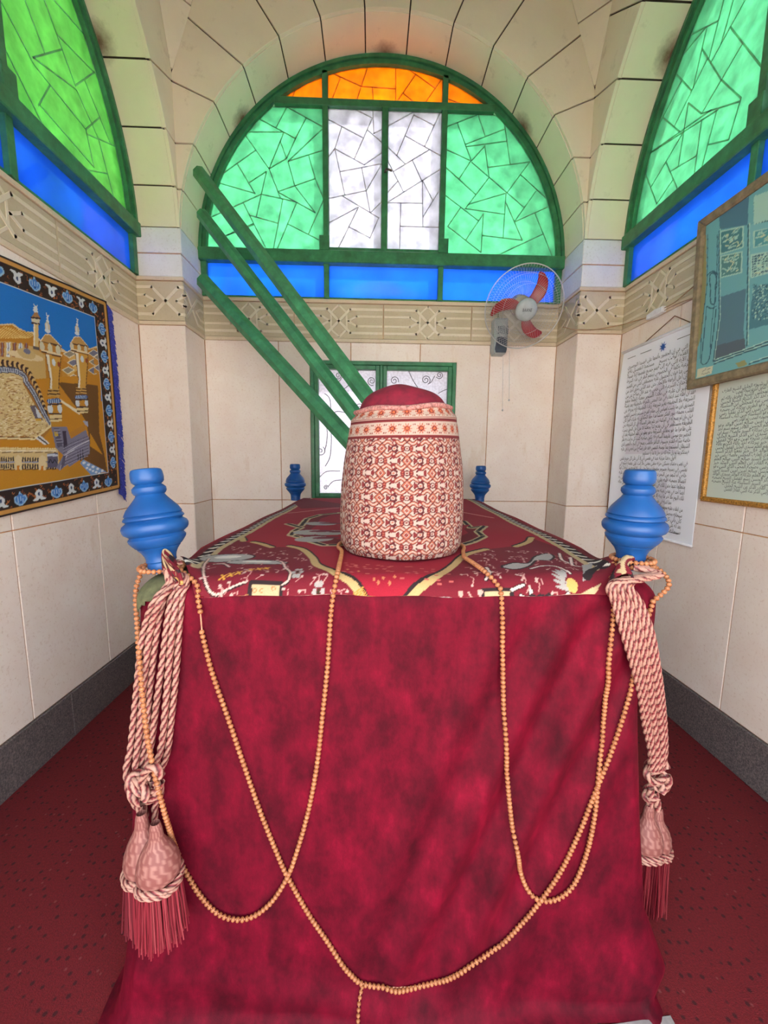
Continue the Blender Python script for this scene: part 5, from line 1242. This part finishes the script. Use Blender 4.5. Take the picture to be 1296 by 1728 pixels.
# ------------------------------------------------------------------ woven tapestry on the left wall
def tapestry():
    FL = FR['left'][0]; y0, y1, z0, z1 = .92, 2.555, 1.305, 2.424; SH = .092
    T = empty('tapestry', FL((y0+y1)/2-CYS, z0-.15, .01), 'printed tapestry of a domed mosque court with minarets and blue sky on the left wall', 'tapestry')
    c = Canvas(y0, y1, z0, z1, .0036, (44, 28, 22))
    def W(px, py):
        p = atx(px, py, XL+.012); return np.array([p[1], p[2]-SH*(p[1]-2.55)])
    A = lambda x, y: W(x/6.171, 420+y/6.171); B = lambda x, y: W(x/6.171, 640+y/6.171)
    gold, ochre, dkb, cream, sky, blue, wht, slate = (206, 150, 74), (198, 138, 28), (92, 58, 22), (226, 204, 158), (20, 118, 206), (72, 132, 206), (216, 222, 226), (120, 118, 140)
    bw = .118
    for d, col, w in ((.018, gold, .016), (.030, (60, 36, 20), .004)): c.line([(y0+d, z0+d), (y1-d, z0+d), (y1-d, z1-d), (y0+d, z1-d), (y0+d, z0+d)], w, col)
    rng = random.Random(2)
    for k in range(2300):
        u, v = rng.uniform(y0+.03, y1-.03), rng.uniform(z0+.03, z1-.03)
        if u < y0+bw or u > y1-bw or v < z0+bw or v > z1-bw:
            a = rng.uniform(0, 6.28); q = np.array([u, v]); c.line(smooth_path([q, q+.008*np.array([math.cos(a), math.sin(a)]), q+.011*np.array([math.cos(a+1.3), math.sin(a+1.3)])], 5), .0036, rng.choice([(196, 118, 56), (166, 90, 40), (140, 78, 40)]))
    def motif(p, k, a):
        ca, sa = math.cos(a), math.sin(a); T_ = lambda x, y: p+np.array([x*ca-y*sa, x*sa+y*ca])*1.22
        if k % 2:
            c.poly(smooth_path([T_(-.030, .016), T_(-.014, .006), T_(-.016, -.012), T_(0, -.024), T_(.016, -.012), T_(.014, .006), T_(.030, .016), T_(.010, .020), T_(0, .012), T_(-.010, .020)], 50, True), wht); c.ell(T_(0, -.006), .006, .009, (50, 70, 110), a)
        else:
            c.poly(smooth_path([T_(-.028, -.006), T_(-.024, .012), T_(-.010, .014), T_(0, .028), T_(.010, .014), T_(.024, .012), T_(.028, -.006), T_(.014, -.020), T_(0, -.026), T_(-.014, -.020)], 50, True), (150, 190, 224))
            c.poly(smooth_path([T_(-.022, -.004), T_(-.018, .008), T_(0, .020), T_(.018, .008), T_(.022, -.004), T_(0, -.020)], 40, True), blue)
            for s in (-.010, 0, .010): c.line([T_(s, -.012), T_(s*1.2, .010)], .003, (190, 214, 236))
            c.ell(T_(0, -.012), .004, .004, (24, 40, 90))
    nb = 15; hb = 11
    for k in range(nb):
        u = y0+bw*.6+(y1-y0-bw*1.2)*(k+.5)/nb; motif(np.array([u, z1-bw*.55]), k, 0); motif(np.array([u, z0+bw*.52]), k, math.pi if k % 2 else 0)
    for k in range(hb):
        v = z0+bw*1.1+(z1-z0-bw*2.2)*(k+.5)/hb; motif(np.array([y1-bw*.5, v]), k, -math.pi/2); motif(np.array([y0+bw*.5, v]), k, math.pi/2)
    # the picture field
    i0, i1, j0, j1 = y0+bw, y1-bw, z0+bw, z1-bw; cu = (i0+i1)/2
    c.rect(i0-.008, j0-.008, i1+.008, j1+.008, (40, 40, 50)); c.rect(i0-.004, j0-.004, i1+.004, j1+.004, wht); c.rect(i0, j0, i1, j1, ochre)
    c.rect(i0, j0+.47*(j1-j0), i1, j1, sky)
    save = c.a.copy()
    def both(fn):                                                  # the court is symmetric about the middle of the cloth
        fn(lambda q: q); fn(lambda q: np.array([2*cu-q[0], q[1]]))
    def scene(Mr):
        a = lambda x, y: Mr(A(x, y)); b = lambda x, y: Mr(B(x, y))
        c.poly([a(-400, 760), a(0, 770), a(110, 765), a(170, 810), a(250, 850), a(330, 855), a(420, 950), a(640, 1030), a(700, 1075), a(780, 1040), a(860, 1005), a(920, 1030), a(1010, 1000), a(1030, 1420), a(-400, 1420)], cream)
        c.poly([a(-400, 775), a(0, 785), a(100, 780), a(170, 830), a(320, 870), a(420, 970), a(700, 1090), a(1020, 1020), a(1030, 1420), a(-400, 1420)], (190, 128, 30))
        for k in range(14): x = 20+k*25; c.line([a(x, 800+k*6), a(x-60, 850+k*5), a(x-110, 920)], .004, (228, 190, 110))
        c.poly([a(-400, 960), a(60, 955), a(330, 1010), a(460, 1100), a(480, 1500), a(-400, 1500)], (206, 170, 104))
        for k in range(7): c.poly([a(-140+k*62, 960+k*3), a(-100+k*62, 958+k*3), a(-105+k*62, 1110+k*3), a(-140+k*62, 1110+k*3)], wht if k % 2 else (150, 84, 40)); c.line([a(-120+k*62, 970), a(-122+k*62, 1100)], .004, slate)
        c.ell(a(260, 1110), .10, .018, cream); c.ell(a(260, 1085), .05, .024, (206, 176, 120)); c.ell(a(262, 1060), .02, .012, slate)
        # far houses on the right
        for k, (x, y) in enumerate(((660, 1090), (700, 1180), (650, 1260), (900, 1080), (910, 1170), (900, 1260), (960, 1120), (960, 1230), (700, 1340), (920, 1330))):
            P = [a(x, y), a(x+60, y-35), a(x+115, y), a(x+55, y+40)]; c.poly(P, slate if k % 2 else (150, 140, 120)); c.poly([a(x, y), a(x+55, y+40), a(x+55, y+110), a(x, y+70)], (200, 140, 50)); c.poly([a(x+55, y+40), a(x+115, y), a(x+115, y+70), a(x+55, y+110)], (220, 176, 100)); c.line(P+P[:1], .0035, (240, 230, 200))
        # ground, court and colonnade
        c.poly([a(300, 1358), a(1030, 1300), b(1030, 560), b(1095, 985), b(820, 900), b(500, 930), b(-400, 980), b(-400, 0)], (200, 136, 24)); c.poly([b(600, 30), b(1000, 60), b(1010, 560), b(1060, 780), b(1095, 985), b(850, 830), b(910, 600), b(880, 440), b(830, 350)], (112, 74, 24)); c.poly([b(920, 560), b(1045, 790), b(920, 700)], (204, 140, 26))
        c.poly([b(600, 190), b(830, 340), b(820, 370), b(600, 215)], (236, 224, 196))
        ring = smooth_path([a(-400, 1190), a(0, 1170), a(150, 1190), a(270, 1250), a(350, 1380), b(420, 180), b(490, 440), b(520, 500)], 50); ring = np.array(ring)
        c.poly(list(ring)+[b(420, 640), b(-400, 640)], (170, 116, 44))
        inner = smooth_path([a(-400, 1270), a(0, 1255), a(150, 1270), a(240, 1330), b(250, 20), b(330, 140), b(400, 280), b(500, 470)], 50)
        for k, q in enumerate(ring[:44]): c.ell(q*.8+inner[k]*.2, .012, .016, (60, 34, 26) if k % 2 else (214, 176, 112))
        c.line(inner, .030, (60, 56, 70)); c.line(inner, .020, (190, 196, 208))
        for q in inner[::1]: c.ell(q, .005, .008, (96, 100, 124))
        floor_ = list(smooth_path([a(-400, 1300), a(0, 1290), a(140, 1300), a(220, 1345), b(220, 40), b(300, 190), b(380, 330), b(500, 490)], 50))+[b(340, 610), b(0, 600), b(-400, 600)]
        c.poly(floor_, (214, 188, 132))
        r2 = random.Random(4); kb = b(130, 180)
        P_ = np.array(floor_); lo, hi = P_.min(0), P_.max(0)
        mid = Mr(np.array([cu, 0]))[0]
        for k in range(1300):
            q = np.array([r2.uniform(lo[0], hi[0]), r2.uniform(lo[1], hi[1])]); ii = np.searchsorted(c.v, q[1]); jj = np.searchsorted(c.u, q[0])
            if 0 < ii < c.ny and 0 < jj < c.nx and abs(c.a[ii, jj]-lin((214, 188, 132))).sum() < .02:
                th = math.atan2((q[1]-kb[1])*2, q[0]-kb[0]); t = np.array([-math.sin(th), math.cos(th)*.5])*.010; c.line([q, q+t], .0034, r2.choice([(170, 124, 60), (238, 222, 180), (150, 110, 70), (230, 210, 160)]))
        c.poly([b(290, 280), b(355, 275), b(430, 430), b(350, 420)], (104, 92, 104)); c.poly([b(345, 290), b(380, 330), b(420, 410), b(370, 400)], (206, 212, 220)); c.rect(*sorted([b(350, 440), b(410, 415)], key=lambda q: q[0])[0], *sorted([b(350, 440), b(410, 415)], key=lambda q: q[0])[1], (210, 160, 50))
        c.line([b(-400, 620), b(0, 620), b(340, 628), b(510, 490)], .010, (236, 214, 160)); c.line([b(-400, 612), b(0, 611), b(340, 618)], .003, dkb)
        c.poly([b(350, 620), b(400, 590), b(500, 680), b(440, 690)], (226, 222, 220)); c.line([b(380, 610), b(470, 680)], .008, (70, 60, 60))
        # front facade
        c.poly([b(-400, 745), b(580, 730), b(600, 940), b(470, 945), b(-400, 975)], (216, 188, 132))
        for k in range(38):
            x = -380+k*25; c.poly([b(x, 830), b(x+7, 818), b(x+14, 830), b(x+14, 875), b(x, 876)], (44, 30, 40)); c.poly([b(x, 895), b(x+14, 894), b(x+14, 945), b(x, 946)], (44, 30, 40)); c.line([b(x+2, 730), b(x+9, 730)], .008, (236, 214, 150))
        c.line([b(-400, 885), b(560, 872)], .006, (150, 154, 176)); c.line([b(-400, 765), b(560, 752)], .006, (240, 226, 190)); c.line([b(-400, 780), b(560, 768)], .003, dkb); c.line([b(-400, 968), b(560, 945)], .004, dkb)
        for x in (180, 420): c.poly([b(x-35, 960), b(x-35, 830), b(x, 795), b(x+38, 828), b(x+38, 955)], cream); c.poly([b(x-12, 960), b(x-12, 915), b(x+12, 915), b(x+12, 958)], (200, 120, 20))
        c.poly([b(470, 780), b(580, 775), b(580, 930), b(470, 930)], (90, 86, 110)); c.line([b(475, 800), b(570, 798)], .012, (200, 206, 220)); c.line(smooth_path([b(485, 880), b(500, 845), b(525, 880), b(545, 845), b(565, 880)], 20), .005, (20, 18, 30))
        # corner tower block
        g1, g2 = (128, 124, 146), (92, 88, 110)
        c.poly([b(515, 500), b(690, 495), b(730, 620), b(880, 530), b(915, 640), b(918, 780), b(840, 830), b(705, 920), b(680, 890), b(600, 960), b(560, 930), b(640, 800), b(560, 720)], g1)
        c.poly([b(545, 560), b(600, 550), b(640, 700), b(580, 720)], g2); c.poly([b(640, 545), b(680, 540), b(690, 700), b(650, 720)], (60, 50, 70)); c.rect(*np.minimum(b(550, 600), b(585, 545)), *np.maximum(b(550, 600), b(585, 545)), (206, 170, 60))
        c.poly([b(720, 560), b(870, 470), b(880, 530), b(740, 620)], (190, 130, 40)); c.poly([b(850, 430), b(895, 440), b(905, 500), b(870, 470)], (170, 172, 190))
        for k in range(3): c.poly([b(795+k*24, 850), b(800+k*24, 700), b(812+k*24, 850)], (36, 26, 36))
        for k in range(26):
            y_ = 520+k*16; c.line([b(545+k*3, y_), b(610+k*3, y_-6)] if k < 12 else [b(640, y_), b(905, y_-120)], .0028, (158, 156, 176) if k % 2 else (84, 80, 100))
        for P in ([b(690, 760), b(800, 700), b(910, 640)], [b(600, 950), b(650, 800), b(760, 740)], [b(640, 880), b(680, 800)]): c.line(P, .005, (206, 206, 218))
        c.poly([b(600, 960), b(640, 800), b(670, 800), b(650, 900)], g2); c.poly([b(820, 880), b(850, 840), b(1085, 965), b(930, 1000)], (126, 160, 206))
        for k in range(5): c.ell(b(860+k*45, 875+k*20), .012, .007, (226, 232, 240)); c.ell(b(890+k*30, 930+k*14), .010, .006, (226, 232, 240))
        # minarets
        def minaret(x, top, base_y, s, full=True):
            f = (lambda X, Y: a(x+X*s, top+Y*s))
            for Y, r in ((20, .006), (60, .010), (100, .010)): c.ell(f(0, Y+60), r*s*1.2, r*s*1.1, wht)
            c.line([f(0, 0), f(0, 240)], .006*s, wht); c.ell(f(0, 30), .011*s, .014*s, wht); c.ell(f(0, 18), .009*s, .012*s, sky)
            c.ell(f(0, 190), .022*s, .028*s, (206, 196, 170)); c.ell(f(-8, 190), .007*s, .022*s, wht); c.ell(f(0, 245), .022*s, .012*s, wht)
        # tall slender one at the left
        c.line([a(357, 545), a(357, 640)], .007, wht); c.ell(a(357, 570), .012, .012, wht); c.ell(a(357, 558), .010, .011, sky); c.ell(a(357, 612), .013, .008, wht); c.ell(a(357, 635), .015, .009, wht)
        c.poly([a(310, 700), a(345, 650), a(375, 650), a(408, 705)], (176, 128, 80)); c.poly([a(310, 700), a(408, 710), a(402, 770), a(345, 775), a(312, 745)], (222, 210, 176)); c.line([a(308, 703), a(410, 715)], .008, (60, 40, 40)); c.line([a(315, 760), a(400, 775)], .008, (70, 50, 50)); c.poly([a(335, 775), a(390, 775), a(388, 1030), a(330, 1000)], (226, 196, 130)); c.line([a(342, 780), a(340, 1000)], .008, (240, 230, 206)); c.poly([a(325, 1000), a(400, 1020), a(400, 1050), a(330, 1040)], (90, 80, 80))
        for x, tp, by in ((490, 650, 0), (785, 695, 1)):
            k = 1.0 if by == 0 else .78
            minaret(x, tp, 0, .8 if by == 0 else .74)
            Y0 = 900 if by == 0 else 925
            c.poly([a(x-80*k, Y0+55), a(x-25, Y0-15), a(x+30, Y0-15), a(x+145*k, Y0+110*k)], (196, 150, 84)); c.line([a(x-82*k, Y0+58), a(x+148*k, Y0+112*k)], .010, (90, 56, 34))
            c.poly([a(x-75*k, Y0+62), a(x+145*k, Y0+118*k), a(x+145*k, Y0+205*k), a(x-62*k, Y0+150*k)], (190, 132, 48)); 
            for X in (-60, 30, 115): c.ell(a(x+X*k, Y0+(125+X*.22)*k), .016*k, .024*k, (214, 206, 176))
            c.line([a(x-65*k, Y0+150*k), a(x+148*k, Y0+205*k)], .010, (236, 214, 170)); c.line([a(x-65*k, Y0+165*k), a(x+145*k, Y0+220*k)], .006, dkb)
            c.poly([a(x-20*k, Y0+190*k), a(x+145*k, Y0+235*k), b(x+125*k, 0), b(x+120*k, 130), b(x+15*k, 130), b(x+25*k, 0)], (210, 158, 66)); c.poly([a(x-20*k, Y0+190*k), a(x+20*k, Y0+200*k), b(x+50*k, 0), b(x+45*k, 130), b(x+15*k, 130), b(x+28*k, 0)], (238, 228, 206))
            c.line([a(x+145*k, Y0+235*k), b(x+125*k, 0), b(x+120*k, 130)], .005, dkb); c.line([a(x-20*k, Y0+190*k), b(x+28*k, 0), b(x+15*k, 130)], .004, dkb); c.line([a(x-80*k, Y0+55), a(x-25, Y0-15), a(x+30, Y0-15), a(x+145*k, Y0+110*k)], .004, (240, 226, 196))
            c.ell(a(x+70*k, Y0+280*k), .012, .018, wht); c.ell(a(x+125*k, Y0+300*k), .010, .014, (150, 70, 30))
            bx_ = x+70*k; by_ = 100 if by == 0 else 85
            Bp = lambda X, Y: b(bx_+X*k, by_+Y*k)
            c.poly([Bp(-70, 0), Bp(55, 0), Bp(60, 80), Bp(-72, 80)], (206, 160, 84)); c.line([Bp(-72, 20), Bp(58, 20)], .006, dkb); c.line([Bp(-75, 55), Bp(62, 55)], .007, dkb)
            c.poly([Bp(-80, 110), Bp(50, 95), Bp(78, 130), Bp(55, 150), Bp(-70, 150), Bp(-88, 130)], (60, 84, 140))
            for q in range(6): c.line([Bp(-70+q*24, 145), Bp(-62+q*22, 112)], .006, (170, 196, 226))
            c.poly([Bp(-72, 165), Bp(80, 160), Bp(72, 260), Bp(-62, 260)], (200, 140, 40)); c.ell(Bp(-50, 210), .018*k, .026*k, wht); c.ell(Bp(58, 205), .016*k, .024*k, wht); c.line([Bp(-72, 165), Bp(80, 160)], .008, (70, 46, 40)); c.line([Bp(-65, 262), Bp(74, 262)], .008, (70, 46, 40))
            c.poly([Bp(-62, 275), Bp(82, 270), Bp(76, 340), Bp(-50, 350)], (232, 208, 150)); c.line([Bp(-55, 320), Bp(80, 312)], .005, dkb)
            if by == 0: c.poly([Bp(-50, 350), Bp(80, 340), Bp(70, 380), Bp(-40, 390)], (196, 140, 44))
    scene(lambda q: np.array([2*cu-q[0], q[1]]))
    half = c.a.copy(); c.a[:] = save; scene(lambda q: q)
    jm = np.searchsorted(c.u, cu); c.a[:, :jm] = half[:, :jm]
    kc = np.array([cu, B(125, 180)[1]]); c.rect(cu-.022, kc[1]-.035, cu+.022, kc[1]+.03, (40, 40, 52)); c.rect(cu-.022, kc[1]+.010, cu+.022, kc[1]+.016, (206, 170, 60))
    # keep the border in front of the picture
    full = c.a; inn = np.zeros((c.ny, c.nx), bool)
    inn[np.searchsorted(c.v, j0):np.searchsorted(c.v, j1), np.searchsorted(c.u, i0):np.searchsorted(c.u, i1)] = True; full[~inn] = save[~inn]
    def fn(U, Vv):
        Z_ = Vv+SH*(U-2.55)*(.85+.3*(Vv-z0)/(z1-z0)); w = .020+.006*np.sin(U*5)*np.sin(Vv*4)+.003*np.sin(U*17+Vv*3)
        bow = .012*np.sin((Vv-z0)/(z1-z0)*math.pi)*np.clip((U-2.2)/.35, 0, 1); X = U+bow
        return FL.o+(X-CYS)[..., None]*FL.u+Z_[..., None]*FL.v+w[..., None]*FL.w
    o = c.sheet('woven_panel', fn, 'print', T); sd = o.modifiers.new('s', 'SOLIDIFY'); sd.thickness = .004; sd.offset = -1
    m = MB(); r3 = random.Random(6)
    for e, sgn in ((y1-.002, 1), (y0+.002, -1)):
        for v in np.arange(z0-.03, z1-.004, .0026):
            bow = .012*math.sin((v-z0)/(z1-z0)*math.pi) if sgn > 0 else 0; p = np.array([e+bow, v+SH*(e-2.55)]); L = .058+r3.uniform(-.014, .012); dz = -.03-r3.uniform(0, .035)
            P = smooth_path([FL(p[0]-CYS, p[1], .010), FL(p[0]+sgn*L*.6-CYS, p[1]+dz*.4, .014), FL(p[0]+sgn*L-CYS, p[1]+dz, .012)], 5); tube(m, P, [.0042, .0040, .0036, .003, .002], 4)
    f_ = m.build('fringe', 'fringe', T); f_['kind'] = 'stuff'
MT['fringe'] = plain('blue_fringe', (58, 66, 156), .8, .2, 90)
tapestry()

MT['slip'] = plain('pale_grey_stone', (150, 146, 146), .7, .08, 40)
# grey stone lying by the hem
m = MB(); m.add(*prism([(.60, .70), (.822, .70), (.825, .868), (.62, .852)], Frame((0, 0, 0), (1, 0, 0), (0, 1, 0), (0, 0, 1)), 0, .006, .002)); props(m.build('stone_slip', 'slip'), 'thin grey stone slip on the floor at the right foot of the cover', 'stone')
MT_done = True
